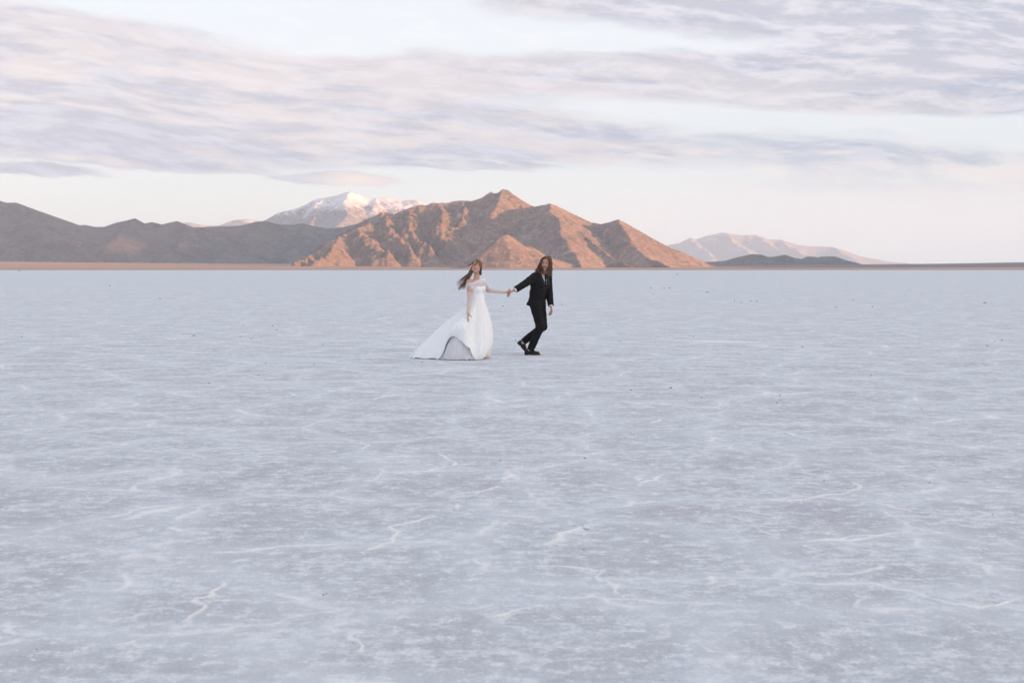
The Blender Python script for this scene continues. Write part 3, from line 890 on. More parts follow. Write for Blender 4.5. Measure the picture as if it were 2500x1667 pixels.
def hair_mat(name, dark, light):
    m, w, b = new_mat(name)
    v = w.new('ShaderNodeTexCoord').outputs['Object']
    n = w.noise(v, 60.0, 4, 0.6)
    n2 = w.noise(v, 9.0, 3, 0.5)
    w.put(b.inputs['Base Color'], w.mix(w.smooth(0.35, 0.65, n * 0.6 + n2 * 0.4), dark, light))
    b.inputs['Roughness'].default_value = 0.42
    b.inputs['Specular IOR Level'].default_value = 0.4
    return m

def C1(cx, cy, Y):                 # a point seen at (cx, cy) of an enlarged crop of the couple, at depth Y
    return at(980 + cx / 5.226, 600 + cy / 5.226, Y)

def face_parts(root_body, base, hc, f, r, u, hairc, smile, mats):
    for q in (-1, 1):
        E = hc + f * 0.0785 + r * q * 0.031 + u * 0.007
        V = Vol(E - 0.03, E + 0.03, 0.003)
        V.ell(E, (r, f, u), (0.013, 0.010, 0.0058), 0)
        V1 = V.mesh()
        o = mesh_obj('eye', *[(V1[0] - base), V1[1]], mats['eye_white'], root_body)
        I = E + f * 0.006 - r * 0.002
        V = Vol(I - 0.02, I + 0.02, 0.002); V.ell(I, (r, f, u), (0.0065, 0.0055, 0.0055), 0)
        v, fc = V.mesh()
        mesh_obj('iris', v - base, fc, mats['iris'], root_body)
        t = Tubes()
        t.add([hc + f * 0.094 + r * q * 0.014 + u * 0.028, hc + f * 0.093 + r * q * 0.030 + u * 0.034, hc + f * 0.080 + r * q * 0.048 + u * 0.028], 0.0038, 0.002, 6)
        mesh_obj('eyebrow', np.array(t.v) - base, t.f, mats['brow'], root_body)
    t = Tubes()
    t.add([hc + f * 0.078 + r * q * 0.027 - u * (0.072 - 0.010 * abs(q) * smile) + f * 0.019 * (1 - q * q) for q in np.linspace(-1, 1, 7)], 0.006, 0.006, 6)
    mesh_obj('lips', np.array(t.v) - base, t.f, mats['lips'], root_body)

def build_groom():
    Yg = 25.0
    base = np.array(on_ground(980 + 1660 / 5.226, 600 + 1385 / 5.226))
    root = bpy.data.objects.new('person', None); COL.objects.link(root)
    root.location = base.tolist()
    tag(root, 'long haired man in black suit and tie, mid step, reaching back to hold a hand', 'person')
    skin = skin_mat('tanned_skin', (0.46, 0.255, 0.185))
    suit = cloth_mat('black_wool', (0.0115, 0.0115, 0.0135), 0.85)
    shirt_m = cloth_mat('white_cotton', (0.82, 0.83, 0.86), 0.85)
    tie_m = cloth_mat('black_silk', (0.014, 0.014, 0.02), 0.5)
    hair_m = hair_mat('brown_hair', (0.032, 0.017, 0.010), (0.23, 0.12, 0.06))
    leather = cloth_mat('dark_leather', (0.032, 0.018, 0.016), 0.42, 60.0, 0.002)
    sole_m = cloth_mat('rubber', (0.028, 0.024, 0.024), 0.7)
    mats = dict(eye_white=cloth_mat('eye_white', (0.6, 0.58, 0.55), 0.3), iris=cloth_mat('iris', (0.02, 0.012, 0.008), 0.2),
                brow=cloth_mat('dark_brow', (0.03, 0.018, 0.012), 0.8), lips=cloth_mat('lips', (0.30, 0.10, 0.085), 0.5))
    # joints
    pel = C1(1728, 742, Yg); waist = C1(1740, 610, Yg - 0.01); chest = C1(1768, 465, Yg - 0.01); nb = C1(1788, 362, Yg - 0.01)
    R = nrm((-0.68, -0.73, 0.0)); U = nrm(nb - pel); R = nrm(R - (R @ U) * U); F = np.cross(U, R)
    shR = C1(1697, 402, Yg - 0.14); elR = C1(1588, 476, Yg - 0.33); wrR = C1(1448, 566, Yg - 0.47)
    shL = C1(1868, 412, Yg + 0.13); elL = C1(1885, 600, Yg + 0.10); wrL = C1(1908, 772, Yg - 0.02)
    hipR = C1(1712, 745, Yg - 0.09); hipL = C1(1765, 742, Yg + 0.08)
    knR = C1(1772, 1030, Yg - 0.12); anR = C1(1648, 1318, Yg - 0.02)
    knL = C1(1808, 1032, Yg + 0.08); anL = C1(1562, 1218, Yg + 0.12)
    hf, hr, hu = frame((-0.26, -0.95, -0.06), (0.10, -0.02, 1.0))
    hc = C1(1846, 226, Yg - 0.03)
    # body
    V = Vol(C1(1270, 1480, Yg - 0.62), C1(2030, 90, Yg + 0.45), 0.0055)
    V.cap(pel, waist, 0.105, 0.095, 0.03, R, 1.35); V.cap(waist, chest, 0.095, 0.112, 0.03, R, 1.4); V.cap(chest, nb - U * 0.05, 0.112, 0.07, 0.04, R, 1.5)
    V.cap(nb - U * 0.03, hc - hu * 0.05 - hf * 0.015, 0.058, 0.052, 0.03)
    head(V, hc, hf, hr, hu, 1.02)
    for a, b, c in ((shR, elR, wrR), (shL, elL, wrL)):
        V.cap(a, b, 0.052, 0.040, 0.03); V.cap(b, c, 0.039, 0.027, 0.02)
    for a, b, c in ((hipR, knR, anR), (hipL, knL, anL)):
        V.cap(a, b, 0.085, 0.055, 0.03); V.cap(b, c, 0.053, 0.036, 0.02)
    dR = nrm(C1(1345, 606, Yg - 0.51) - wrR)
    hand(V, wrR + dR * 0.008, dR, nrm((0.35, 0.25, -1.0)), 1.04, (0.55, 0.6, 0.65, 0.7), -1, 0.25)
    dL = nrm(C1(1926, 850, Yg - 0.05) - wrL)
    hand(V, wrL + dL * 0.006, dL, nrm((-0.85, 0.1, 0.0)), 1.02, (0.6, 0.65, 0.7, 0.8), 1, 0.3)
    v, f = V.mesh()
    body = mesh_obj('body', v - base, f, skin, root)
    face_parts(body, base, hc, hf, hr, hu, None, 1.0, mats)
    t = Tubes()
    t.add([hc + hf * 0.082 + hr * q * 0.022 - hu * (0.0735 - 0.006 * abs(q)) + hf * 0.019 * (1 - q * q) for q in np.linspace(-1, 1, 7)], 0.0034, 0.0034, 6)
    mesh_obj('teeth', np.array(t.v) + hf * 0.003 - base, t.f, shirt_m, body)
    t = Tubes()
    t.add([hc + hf * 0.080 + hr * q * 0.034 - hu * (0.054 + 0.012 * q * q) + hf * 0.020 * (1 - q * q) for q in np.linspace(-1, 1, 9)], 0.0042, 0.003, 6)
    mesh_obj('moustache', np.array(t.v) - base, t.f, mats['brow'], body)
    # shirt
    V = Vol(C1(1560, 800, Yg - 0.35), C1(1960, 290, Yg + 0.35), 0.006)
    V.cap(waist, chest, 0.103, 0.122, 0.03, R, 1.4); V.cap(chest, nb - U * 0.045, 0.122, 0.078, 0.04, R, 1.5)
    v, f = V.mesh()
    shirt = mesh_obj('shirt', v - base, f, shirt_m, root)
    neck_dir = nrm(hc - hu * 0.05 - hf * 0.015 - nb)
    V = Vol(nb - 0.14, nb + 0.16, 0.005)
    V.cap(nb - neck_dir * 0.03, nb + neck_dir * 0.040, 0.079, 0.067, 0.0)
    V.cut(nb + neck_dir * 0.035 - F * 0.0, nrm(neck_dir + F * 0.35)); V.cut(nb - neck_dir * 0.04, -neck_dir)
    v, f = V.mesh()
    mesh_obj('collar', v - base, f, shirt_m, shirt)
    for e, w_ in ((elR, wrR), (elL, wrL)):
        a = nrm(w_ - e)
        V = Vol(w_ - 0.10, w_ + 0.10, 0.004); V.cap(w_ - a * 0.05, w_ + a * 0.012, 0.040, 0.039, 0); V.cut(w_ + a * 0.006, a); V.cut(w_ - a * 0.04, -a)
        v, f = V.mesh(); mesh_obj('cuff', v - base, f, shirt_m, shirt)
    # tie
    fc = lambda P, d: P + F * d
    V = Vol(C1(1700, 640, Yg - 0.35), C1(1960, 300, Yg + 0.2), 0.004)
    k0 = nb + U * 0.0 + F * 0.088
    V.cap(k0, k0 - U * 0.028 + F * 0.012, 0.012, 0.009, 0.005, R, 1.6)
    V.cap(k0 - U * 0.03 + F * 0.012, chest + U * 0.02 + F * 0.127, 0.006, 0.006, 0.003, R, 4.0); V.cap(chest + U * 0.02 + F * 0.127, waist + U * 0.08 + F * 0.124, 0.006, 0.006, 0.003, R, 5.5)
    v, f = V.mesh(); mesh_obj('tie', v - base, f, tie_m, root)
    # jacket: torso, skirt of the coat and sleeves, opened in a V down the front
    V = Vol(C1(1380, 900, Yg - 0.62), C1(2000, 300, Yg + 0.45), 0.0055)
    low = C1(1700, 830, Yg)
    V.cap(low, pel, 0.138, 0.130, 0.03, R, 1.38); V.cap(pel, waist, 0.130, 0.117, 0.04, R, 1.35); V.cap(waist, chest, 0.117, 0.134, 0.04, R, 1.38)
    V.cap(chest, nb - U * 0.05, 0.134, 0.085, 0.05, R, 1.6)
    V.cap(shR + U * 0.005, shL + U * 0.005, 0.066, 0.066, 0.05)
    for a, b, c in ((shR, elR, wrR), (shL, elL, wrL)):
        V.cap(a, b, 0.076, 0.064, 0.03); V.cap(b, c, 0.064, 0.054, 0.015)
    V.wrinkle(0.0045, 9.0, 17.0, 2.0)
    V.cap(C1(1650, 700, Yg), C1(1606, 748, Yg - 0.02), 0.03, 0.016, 0.03)
    # hem, sleeve ends, neck opening
    h0 = C1(1600, 757, Yg); h1 = C1(1812, 822, Yg)
    sl, p = V.all()
    torso_side = p[..., 2] < C1(1700, 660, Yg)[2]
    hem = ((p - h0) @ nrm(np.cross(h1 - h0, (0, 1, 0)))) * (1 if nrm(np.cross(h1 - h0, (0, 1, 0)))[2] < 0 else -1)
    arm = np.minimum(((p - elL) ** 2).sum(-1), ((p - wrL) ** 2).sum(-1)) < 0.16 ** 2
    arm &= ((p - C1(1838, 700, Yg)) @ np.array((1.0, 0, 0.08))) > 0
    V.D = np.where(torso_side & ~arm, np.maximum(V.D, hem), V.D).astype(np.float32)
    for e, w_ in ((elR, wrR), (elL, wrL)):
        a = nrm(w_ - e); q = p - w_
        near = (q * q).sum(-1) < 0.13 ** 2
        V.D = np.where(near, np.maximum(V.D, q @ a + 0.012), V.D).astype(np.float32)
    vb = waist + U * 0.075
    a_ = (p - vb) @ R; b_ = (p - vb) @ U; c_ = (p - vb) @ F
    Lh = (nb - vb) @ U
    wv = 0.070 * np.clip(b_ / Lh, 0, 1.6) ** 0.85
    wedge = np.maximum(np.maximum(np.abs(a_) - wv, -b_), -(c_ - 0.02))
    neckhole = np.sqrt(((p - nb - neck_dir * ((p - nb) @ neck_dir)[..., None]) ** 2).sum(-1)) - 0.082
    neckhole = np.maximum(neckhole, -((p - nb) @ neck_dir) - 0.02)
    full = V.D.copy()
    V.D = np.maximum(V.D, -np.minimum(wedge, neckhole)).astype(np.float32)
    v, f = V.mesh(); mesh_obj('jacket', v - base, f, suit, root)
    # lapels lie on the coat beside the opening
    lw = wv + 0.050 * np.clip(1.15 - np.abs(b_ / Lh - 0.62) * 1.25, 0, 1)
    V.D = np.maximum(np.maximum(full - 0.006, -(full + 0.004)), np.maximum(np.maximum(np.abs(a_) - lw, -(np.abs(a_) - wv + 0.003)), np.maximum(-b_, np.maximum(b_ - Lh * 1.0, -(c_ - 0.03))))).astype(np.float32)
    v, f = V.mesh(); mesh_obj('lapel', v - base, f, cloth_mat('black_satin', (0.016, 0.016, 0.019), 0.6), root)
    # trousers
    V = Vol(C1(1480, 1420, Yg - 0.4), C1(1960, 690, Yg + 0.4), 0.0055)
    V.cap(pel - U * 0.02, pel + U * 0.06, 0.108, 0.105, 0.03, R, 1.35)
    V.cap(hipR, knR, 0.108, 0.078, 0.03); V.cap(knR, anR, 0.078, 0.064, 0.02)
    V.cap(hipL, knL, 0.106, 0.076, 0.02); V.cap(knL, anL, 0.074, 0.062, 0.01)
    V.wrinkle(0.006, 8.0, 14.0, 7.0)
    sl, p = V.all()
    for kn, an in ((knR, anR), (knL, anL)):
        a = nrm(an - kn); q = p - an
        near = (q * q).sum(-1) < 0.13 ** 2
        V.D = np.where(near, np.maximum(V.D, q @ a - 0.012), V.D).astype(np.float32)
    v, f = V.mesh(); mesh_obj('trousers', v - base, f, suit, root)
    # socks and shoes
    def shoe(heel, toe, up):
        d = nrm(toe - heel); up = nrm(up - (up @ d) * d); sd = np.cross(d, up); Ls = np.linalg.norm(toe - heel)
        V = Vol(np.minimum(heel, toe) - 0.16, np.maximum(heel, toe) + 0.16, 0.004)
        V.cap(heel + d * 0.040 + up * 0.045, heel + d * (Ls * 0.45) + up * 0.042, 0.035, 0.040, 0.02)
        V.cap(heel + d * (Ls * 0.45) + up * 0.040, heel + d * (Ls - 0.045) + up * 0.030, 0.041, 0.034, 0.02, sd, 1.15)
        V.cap(heel + d * 0.048 + up * 0.055, heel + d * 0.06 + up * 0.095, 0.038, 0.042, 0.02); V.cap(heel + d * 0.09 + up * 0.08, heel + d * (Ls * 0.6) + up * 0.055, 0.030, 0.026, 0.02)
        V.cut(heel + up * 0.018, -up); V.cut(heel + d * 0.07 + up * 0.118, up - d * 0.25)
        v, f = V.mesh()
        o = mesh_obj('shoe', v - base, f, leather, root)
        V = Vol(np.minimum(heel, toe) - 0.1, np.maximum(heel, toe) + 0.1, 0.004)
        V.cap(heel + d * 0.042 + up * 0.012, heel + d * (Ls * 0.5) + up * 0.012, 0.038, 0.040, 0.0); V.cap(heel + d * (Ls * 0.5) + up * 0.012, heel + d * (Ls - 0.044) + up * 0.012, 0.044, 0.044, 0.0)
        sl, p = V.all()
        b = (p - heel) @ up; al = (p - heel) @ d
        arch = np.maximum(np.maximum(b - 0.010, al - Ls * 0.40), -(al - Ls * 0.30))
        V.D = np.maximum(np.maximum(V.D, np.maximum(b - 0.027, -b)), -arch).astype(np.float32)
        v, f = V.mesh(); mesh_obj('sole', v - base, f, sole_m, o)
        t = Tubes()
        for i in range(4):
            c = heel + d * (Ls * (0.42 + 0.065 * i)) + up * (0.098 - 0.008 * i)
            t.add([c - sd * 0.024 - up * 0.010, c + up * 0.002, c + sd * 0.024 - up * 0.010], 0.0028, 0.0028, 5)
        mesh_obj('laces', np.array(t.v) - base, t.f, tie_m, o)
    hR = on_ground(980 + 1566 / 5.226, 600 + 1392 / 5.226); tR = on_ground(980 + 1772 / 5.226, 600 + 1394 / 5.226)
    shoe(hR, tR, np.array((0, 0, 1.0)))
    hL = C1(1470, 1235, Yg + 0.16); tL = C1(1592, 1368, Yg + 0.14)
    dd = nrm(tL - hL)
    shoe(hL, tL, np.array((0.72, 0, 0.68)))
    for an, kn, tgt in ((anR, knR, hR + np.array((0.07, 0, 0.09))), (anL, knL, hL + dd * 0.075 + nrm((0.72, 0, 0.68)) * 0.07)):
        V = Vol(np.minimum(an, tgt) - 0.12, np.maximum(an, tgt) + 0.12, 0.004)
        V.cap(an + nrm(kn - an) * 0.03, tgt, 0.043, 0.037, 0.0)
        v, f = V.mesh(); mesh_obj('sock', v - base, f, shirt_m, root)
    # hair
    V = Vol(hc - 0.2, hc + 0.2, 0.005)
    V.ell(hc - hf * 0.016 + hu * 0.020, (hr, hf, hu), (0.089, 0.101, 0.113), 0)
    V.ell(hc - hf * 0.05 - hu * 0.06, (hr, hf, hu), (0.085, 0.070, 0.10), 0.03)
    sl, p = V.all()
    q = p - hc
    fa, ua, ra = q @ hf, q @ hu, q @ hr
    face = np.maximum(np.maximum(0.030 - fa, np.abs(ra + 0.006) - 0.058), ua - 0.080 + 0.3 * np.abs(ra - 0.01))
    V.D = np.maximum(V.D, -face).astype(np.float32)
    V.wrinkle(0.006, 60, 30, 1)
    v, f = V.mesh()
    rng = random.Random(11)
    T = Tubes()
    def wavy(root_, c1, c2, end, amp, n=16, r0=0.0058, r1=0.002):
        P = bez(root_, c1, c2, end, n)
        t = np.linspace(0, 1, n)
        ph = rng.random() * 6.3; fr = 14 + rng.random() * 9
        P[:, 0] += amp * np.sin(t * fr + ph) * (0.25 + t); P[:, 1] += amp * np.cos(t * fr * 0.9 + ph * 1.7) * (0.25 + t); P[:, 2] += 0.4 * amp * np.sin(t * fr * 0.7 + ph)
        T.add(P, r0 * (0.7 + 0.5 * rng.random()), r1, 5)
    for i in range(430):
        left = rng.random() < 0.58
        s = 1 if left else -1        # her right / image left is +hr
        hrs = hr if (hr[0] < 0) == left else -hr
        a = rng.random()
        rt = hc + hu * (0.115 - 0.03 * rng.random()) + hf * (0.05 - 0.12 * a) + hrs * (0.01 + 0.03 * rng.random())
        if left:
            e = C1(1690 + 120 * rng.random() ** 0.8, 305 + 75 * rng.random(), Yg - 0.17 + 0.2 * a)
            c1 = hc + hu * 0.09 + hrs * (0.10 + 0.02 * rng.random()) + hf * (0.05 - 0.10 * a)
            c2 = hc - hu * 0.07 + hrs * (0.085 + 0.035 * rng.random()) + hf * (0.035 - 0.10 * a)
        else:
            e = C1(1852 + 68 * rng.random(), 330 + 62 * rng.random(), Yg - 0.20 + 0.2 * a)
            c1 = hc + hu * 0.10 + hrs * (0.10 + 0.02 * rng.random()) + hf * (0.06 - 0.10 * a)
            c2 = hc - hu * 0.05 + hrs * (0.075 + 0.03 * rng.random()) + hf * (0.06 - 0.10 * a)
        wavy(rt, c1, c2, e, 0.009 + 0.008 * rng.random())
    for i in range(9):              # loose curls standing off the crown
        a = (rng.random() - 0.35) * 1.6
        rt = hc + hu * 0.115 - hf * 0.02
        e = rt + np.array((0.085 * math.cos(a), 0.0, -0.035 + 0.03 * math.sin(a)))
        wavy(rt, rt + hu * 0.022, e + hu * 0.03, e, 0.004, 12, 0.003, 0.0012)
    v2, f2 = joined((v, f), (np.array(T.v), T.f))
    mesh_obj('hair', v2 - base, f2, hair_m, root)

def build_bride():
    Yb = 24.05
    base = np.array((*C1(985, 1440, Yb)[:2], 0.0))
    root = bpy.data.objects.new('person', None); COL.objects.link(root)
    root.location = base.tolist()
    tag(root, 'woman with windblown brown hair in a white off shoulder wedding gown, head tilted back', 'person')
    skin = skin_mat('fair_skin', (0.56, 0.325, 0.245))
    gown = cloth_mat('white_chiffon', (0.935, 0.955, 0.965), 0.9, 300.0, 0.001, trans=0.12, var=0.02)
    satin = cloth_mat('white_satin', (0.87, 0.88, 0.90), 0.6, 300.0, 0.0005, var=0.02)
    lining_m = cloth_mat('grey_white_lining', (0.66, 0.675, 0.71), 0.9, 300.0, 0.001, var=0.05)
    tulle = cloth_mat('sheer_tulle', (0.88, 0.85, 0.87), 0.9, 500.0, 0.001, alpha=0.40, var=0.05)
    tulle2 = cloth_mat('doubled_tulle', (0.88, 0.86, 0.89), 0.9, 500.0, 0.001, alpha=0.48, var=0.05)
    hair_m = hair_mat('light_brown_hair', (0.055, 0.031, 0.019), (0.30, 0.175, 0.10))
    mats = dict(eye_white=cloth_mat('eye_white', (0.6, 0.58, 0.55), 0.3), iris=cloth_mat('iris', (0.03, 0.02, 0.015), 0.2),
                brow=cloth_mat('brown_brow', (0.07, 0.04, 0.028), 0.8), lips=cloth_mat('lips', (0.38, 0.12, 0.11), 0.45))
    pel = C1(985, 795, Yb); waist = C1(978, 690, Yb); chest = C1(962, 545, Yb); nb = C1(955, 425, Yb)
    R = nrm((-0.72, -0.69, 0.0)); U = nrm(nb - waist); R = nrm(R - (R @ U) * U); F = np.cross(U, R)
    shR = C1(868, 462, Yb - 0.10); elR = C1(868, 690, Yb - 0.20); wrR = C1(850, 858, Yb - 0.37)
    shL = C1(1040, 474, Yb + 0.11); elL = C1(1108, 572, Yb + 0.33); wrL = C1(1300, 592, Yb + 0.43)
    hf, hr, hu = frame((-0.22, -0.88, 0.27), (0.10, 0.30, 1.0))
    hc = C1(962, 264, Yb - 0.02)
    V = Vol(C1(740, 1460, Yb - 0.62), C1(1430, 150, Yb + 0.60), 0.0055)
    V.cap(pel, waist, 0.100, 0.080, 0.03, R, 1.35); V.cap(waist, chest, 0.080, 0.092, 0.03, R, 1.35); V.cap(chest, nb - U * 0.05, 0.092, 0.055, 0.04, R, 1.5)
    V.cap(shR - U * 0.01, shL - U * 0.01, 0.046, 0.046, 0.05)
    V.cap(nb - U * 0.03, hc - hu * 0.05 - hf * 0.02, 0.050, 0.046, 0.03)
    head(V, hc, hf, hr, hu, 1.0)
    for a, b, c in ((shR, elR, wrR), (shL, elL, wrL)):
        V.cap(a, b, 0.046, 0.034, 0.025); V.cap(b, c, 0.034, 0.022, 0.015)
    for q in (-1, 1):                                     # collar bones
        V.cap(nb - U * 0.035 + F * 0.055 + R * q * 0.02, (shR if q > 0 else shL) + F * 0.035 + U * 0.012, 0.008, 0.008, 0.02)
    hipR, hipL = pel + R * 0.08, pel - R * 0.08
    toeF = on_ground(980 + 1128 / 5.226, 600 + 1438 / 5.226)
    ankF = toeF + np.array((-0.195, 0.02, 0.085))
    ankB = np.array((base[0] - 0.35, Yb + 0.1, 0.12))
    for a, b in ((hipL, ankF), (hipR, ankB)):
        kn = (a + b) / 2 + np.array((0.06, 0, 0.02))
        V.cap(a, kn, 0.075, 0.05, 0.03); V.cap(kn, b, 0.048, 0.032, 0.02); V.cap(b, b + np.array((0.10, 0, -0.055)), 0.03, 0.024, 0.02)
    dR = nrm(C1(849, 948, Yb - 0.44) - wrR)
    hand(V, wrR + dR * 0.004, dR, nrm((1.0, 0.15, 0.0)), 0.90, (0.12, 0.12, 0.14, 0.18), 1, 0.6)
    dL = nrm(C1(1400, 600, Yb + 0.45) - wrL)
    hand(V, wrL + dL * 0.004, dL, nrm((0.1, 0.25, 1.0)), 0.90, (0.75, 0.8, 0.85, 0.9), -1, 0.35)
    v, f = V.mesh()
    body = mesh_obj('body', v - base, f, skin, root)
    face_parts(body, base, hc, hf, hr, hu, None, 0.8, mats)
    # bodice
    V = Vol(C1(860, 760, Yb - 0.25), C1(1130, 480, Yb + 0.25), 0.005)
    V.cap(pel, waist, 0.100, 0.086, 0.03, R, 1.33); V.cap(waist, chest, 0.086, 0.101, 0.03, R, 1.35); V.cap(chest, nb - U * 0.05, 0.101, 0.06, 0.04, R, 1.4)
    for q in (-1, 1):
        V.ell(chest + F * 0.070 + R * q * 0.062 - U * 0.005, (R, F, U), (0.058, 0.060, 0.062), 0.03)
    V.cut(chest + U * 0.030 + F * 0.1, nrm(U + F * 0.10)); V.cut(waist - U * 0.05, -U)
    V.wrinkle(0.0012, 30, 12, 3)
    v, f = V.mesh(); mesh_obj('bodice', v - base, f, satin, root)
    # skirt: cubic strands from the waist to a hem loop, lifted by the wind towards the camera
    def P(cx, cy, Y): return C1(cx, cy, Y)
    g = lambda cx, Y: np.array((C1(cx, 1440, Y)[0], Y, 0.012))
    keys = [  # angle, first control, second control, hem
        (0, P(1110, 850, Yb + 0.05), P(1262, 1230, Yb + 0.0), g(1078, Yb + 0.05)),
        (25, P(1080, 850, Yb + 0.12), P(1190, 1250, Yb + 0.30), g(1120, Yb + 0.42)),
        (70, P(1010, 850, Yb + 0.2), P(1050, 1200, Yb + 0.55), g(980, Yb + 0.66)),
        (110, P(930, 840, Yb + 0.2), P(850, 1150, Yb + 0.55), g(700, Yb + 0.66)),
        (150, P(840, 830, Yb + 0.1), P(580, 1080, Yb + 0.35), g(260, Yb + 0.42)),
        (178, P(800, 818, Yb + 0.0), P(355, 1085, Yb + 0.05), P(98, 1432, Yb + 0.06)),
        (194, P(830, 860, Yb - 0.08), P(430, 1180, Yb - 0.10), g(180, Yb - 0.10)),
        (207, P(850, 880, Yb - 0.12), P(520, 1190, Yb - 0.25), g(420, Yb - 0.22)),
        (217, P(860, 890, Yb - 0.14), P(575, 1130, Yb - 0.36), g(488, Yb - 0.34)),
        (228, P(872, 900, Yb - 0.16), P(605, 960, Yb - 0.55), P(556, 1282, Yb - 0.40)),
        (240, P(888, 920, Yb - 0.17), P(690, 905, Yb - 0.66), P(630, 1166, Yb - 0.47)),
        (255, P(905, 930, Yb - 0.18), P(835, 930, Yb - 0.68), P(748, 1196, Yb - 0.49)),
        (272, P(930, 930, Yb - 0.18), P(900, 1150, Yb - 0.42), P(865, 1318, Yb - 0.52)),
        (290, P(965, 900, Yb - 0.16), P(1030, 1230, Yb - 0.50), g(945, Yb - 0.47)),
        (315, P(1040, 870, Yb - 0.13), P(1170, 1280, Yb - 0.42), g(1000, Yb - 0.40)),
        (340, P(1085, 850, Yb - 0.06), P(1245, 1260, Yb - 0.22), g(1045, Yb - 0.20)),
    ]
    ang = np.array([k[0] for k in keys], float)
    ctr = np.array([np.concatenate(k[1:]) for k in keys])
    n_t, n_s = 420, 90
    th = np.linspace(0, 360, n_t, endpoint=False)
    # periodic Catmull-Rom over the keys
    A = np.concatenate([ang[-2:] - 360, ang, ang[:2] + 360]); B = np.concatenate([ctr[-2:], ctr, ctr[:2]])
    out = np.zeros((n_t, 9))
    tan = (B[2:] - B[:-2]) / (A[2:] - A[:-2])[:, None]
    tan = np.concatenate([tan[:1], tan, tan[-1:]])
    for i, t in enumerate(th):
        j = np.searchsorted(A, t, side='right') - 1
        d = A[j + 1] - A[j]; x = (t - A[j]) / d
        out[i] = (2 * x ** 3 - 3 * x ** 2 + 1) * B[j] + (x ** 3 - 2 * x ** 2 + x) * d * tan[j] + (-2 * x ** 3 + 3 * x ** 2) * B[j + 1] + (x ** 3 - x ** 2) * d * tan[j + 1]
    thr = np.radians(th)
    def skirt(inset, hem_fn, foldA, sd):
        W = np.zeros((n_t, 3))
        for i, a in enumerate(thr):
            # waist ellipse in the torso frame; angle 0 is the photo's right, 270 is towards the camera
            w = np.array((math.cos(a), math.sin(a), 0))
            cr, cf = w @ R, w @ F
            s = 1 / math.sqrt((cr / (0.122 - inset)) ** 2 + (cf / (0.092 - inset)) ** 2)
            W[i] = waist - U * 0.005 + (R * cr + F * cf) * s
        c1, c2, H = out[:, :3].copy(), out[:, 3:6].copy(), out[:, 6:9].copy()
        c1, c2, H = hem_fn(c1, c2, H)
        s = np.linspace(0, 1, n_s)
        S = s[None, :, None]
        Q = (1 - S) ** 3 * W[:, None] + 3 * (1 - S) ** 2 * S * c1[:, None] + 3 * (1 - S) * S ** 2 * c2[:, None] + S ** 3 * H[:, None]
        du = np.roll(Q, -1, 0) - np.roll(Q, 1, 0); dv = np.gradient(Q, axis=1)
        N = np.cross(dv, du); N /= np.linalg.norm(N, axis=2)[..., None] + 1e-9
        a = thr[:, None]
        env = (s ** 0.8 * (1 - 0.35 * s))[None, :]
        wob = 0.35 * np.sin(3 * s)[None, :]
        fold = 0.9 * np.sin(7 * a + wob * 3 + sd * 2) * s[None, :] + 0.38 * np.sin(17 * a + wob * 4 + sd) + 0.25 * np.sin(29 * a - wob * 6 + 1.3 * sd) * np.sin(3 * a + sd) + 0.15 * np.sin(47 * a + 5 * s[None, :])
        fold += 1.9 * fbm(np.cos(a) * 4 + 0 * s + sd, np.sin(a) * 4 + s[None, :] * 2.2, 3)
        Q = Q + N * (foldA * env * fold)[..., None]
        ruffle = (s ** 5)[None, :] * (0.010 * np.sin(31 * a + 3 * np.sin(2 * a + sd)) + 0.012 * fbm(np.cos(a) * 9 + 0 * s + sd, np.sin(a) * 9 + 0 * s, 3))
        Q = Q + (N * 0.8 + np.array((0.0, 0.0, 0.6))) * ruffle[..., None]
        Q[..., 2] = np.maximum(Q[..., 2], 0.008)
        v = Q.reshape(-1, 3)
        i = np.arange(n_t)[:, None] * n_s + np.arange(n_s - 1)[None, :]
        j = (np.roll(np.arange(n_t), -1))[:, None] * n_s + np.arange(n_s - 1)[None, :]
        return v, np.stack([i, j, j + 1, i + 1], -1).reshape(-1, 4)
    v, f = skirt(0.0, lambda a, b, c: (a, b, c), 0.016, 0.4)
    sk = mesh_obj('skirt', v - base, f, gown, root)
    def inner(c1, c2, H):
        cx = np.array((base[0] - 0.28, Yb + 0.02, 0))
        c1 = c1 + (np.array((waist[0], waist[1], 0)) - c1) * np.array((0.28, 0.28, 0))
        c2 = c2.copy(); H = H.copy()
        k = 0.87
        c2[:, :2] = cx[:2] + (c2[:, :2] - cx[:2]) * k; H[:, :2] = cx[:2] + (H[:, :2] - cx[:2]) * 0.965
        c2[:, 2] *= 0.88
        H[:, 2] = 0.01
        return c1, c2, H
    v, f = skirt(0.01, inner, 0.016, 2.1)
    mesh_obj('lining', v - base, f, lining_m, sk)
    # sheer wrap round both upper arms and the chest
    kphi = [(0, 452, 528), (40, 418, 512), (80, 414, 516), (110, 440, 530), (140, 466, 552), (165, 476, 570), (180, 478, 574), (210, 470, 560), (250, 455, 545), (300, 450, 535), (360, 452, 528)]
    ph = np.linspace(0, 360, 160, endpoint=False)
    ctrw = C1(955, 495, Yb)
    top = np.interp(ph, [k[0] for k in kphi], [k[1] for k in kphi]); bot = np.interp(ph, [k[0] for k in kphi], [k[2] for k in kphi])
    for _ in range(30):
        top = 0.25 * np.roll(top, 1) + 0.5 * top + 0.25 * np.roll(top, -1); bot = 0.25 * np.roll(bot, 1) + 0.5 * bot + 0.25 * np.roll(bot, -1)
    vs = []
    m = 14
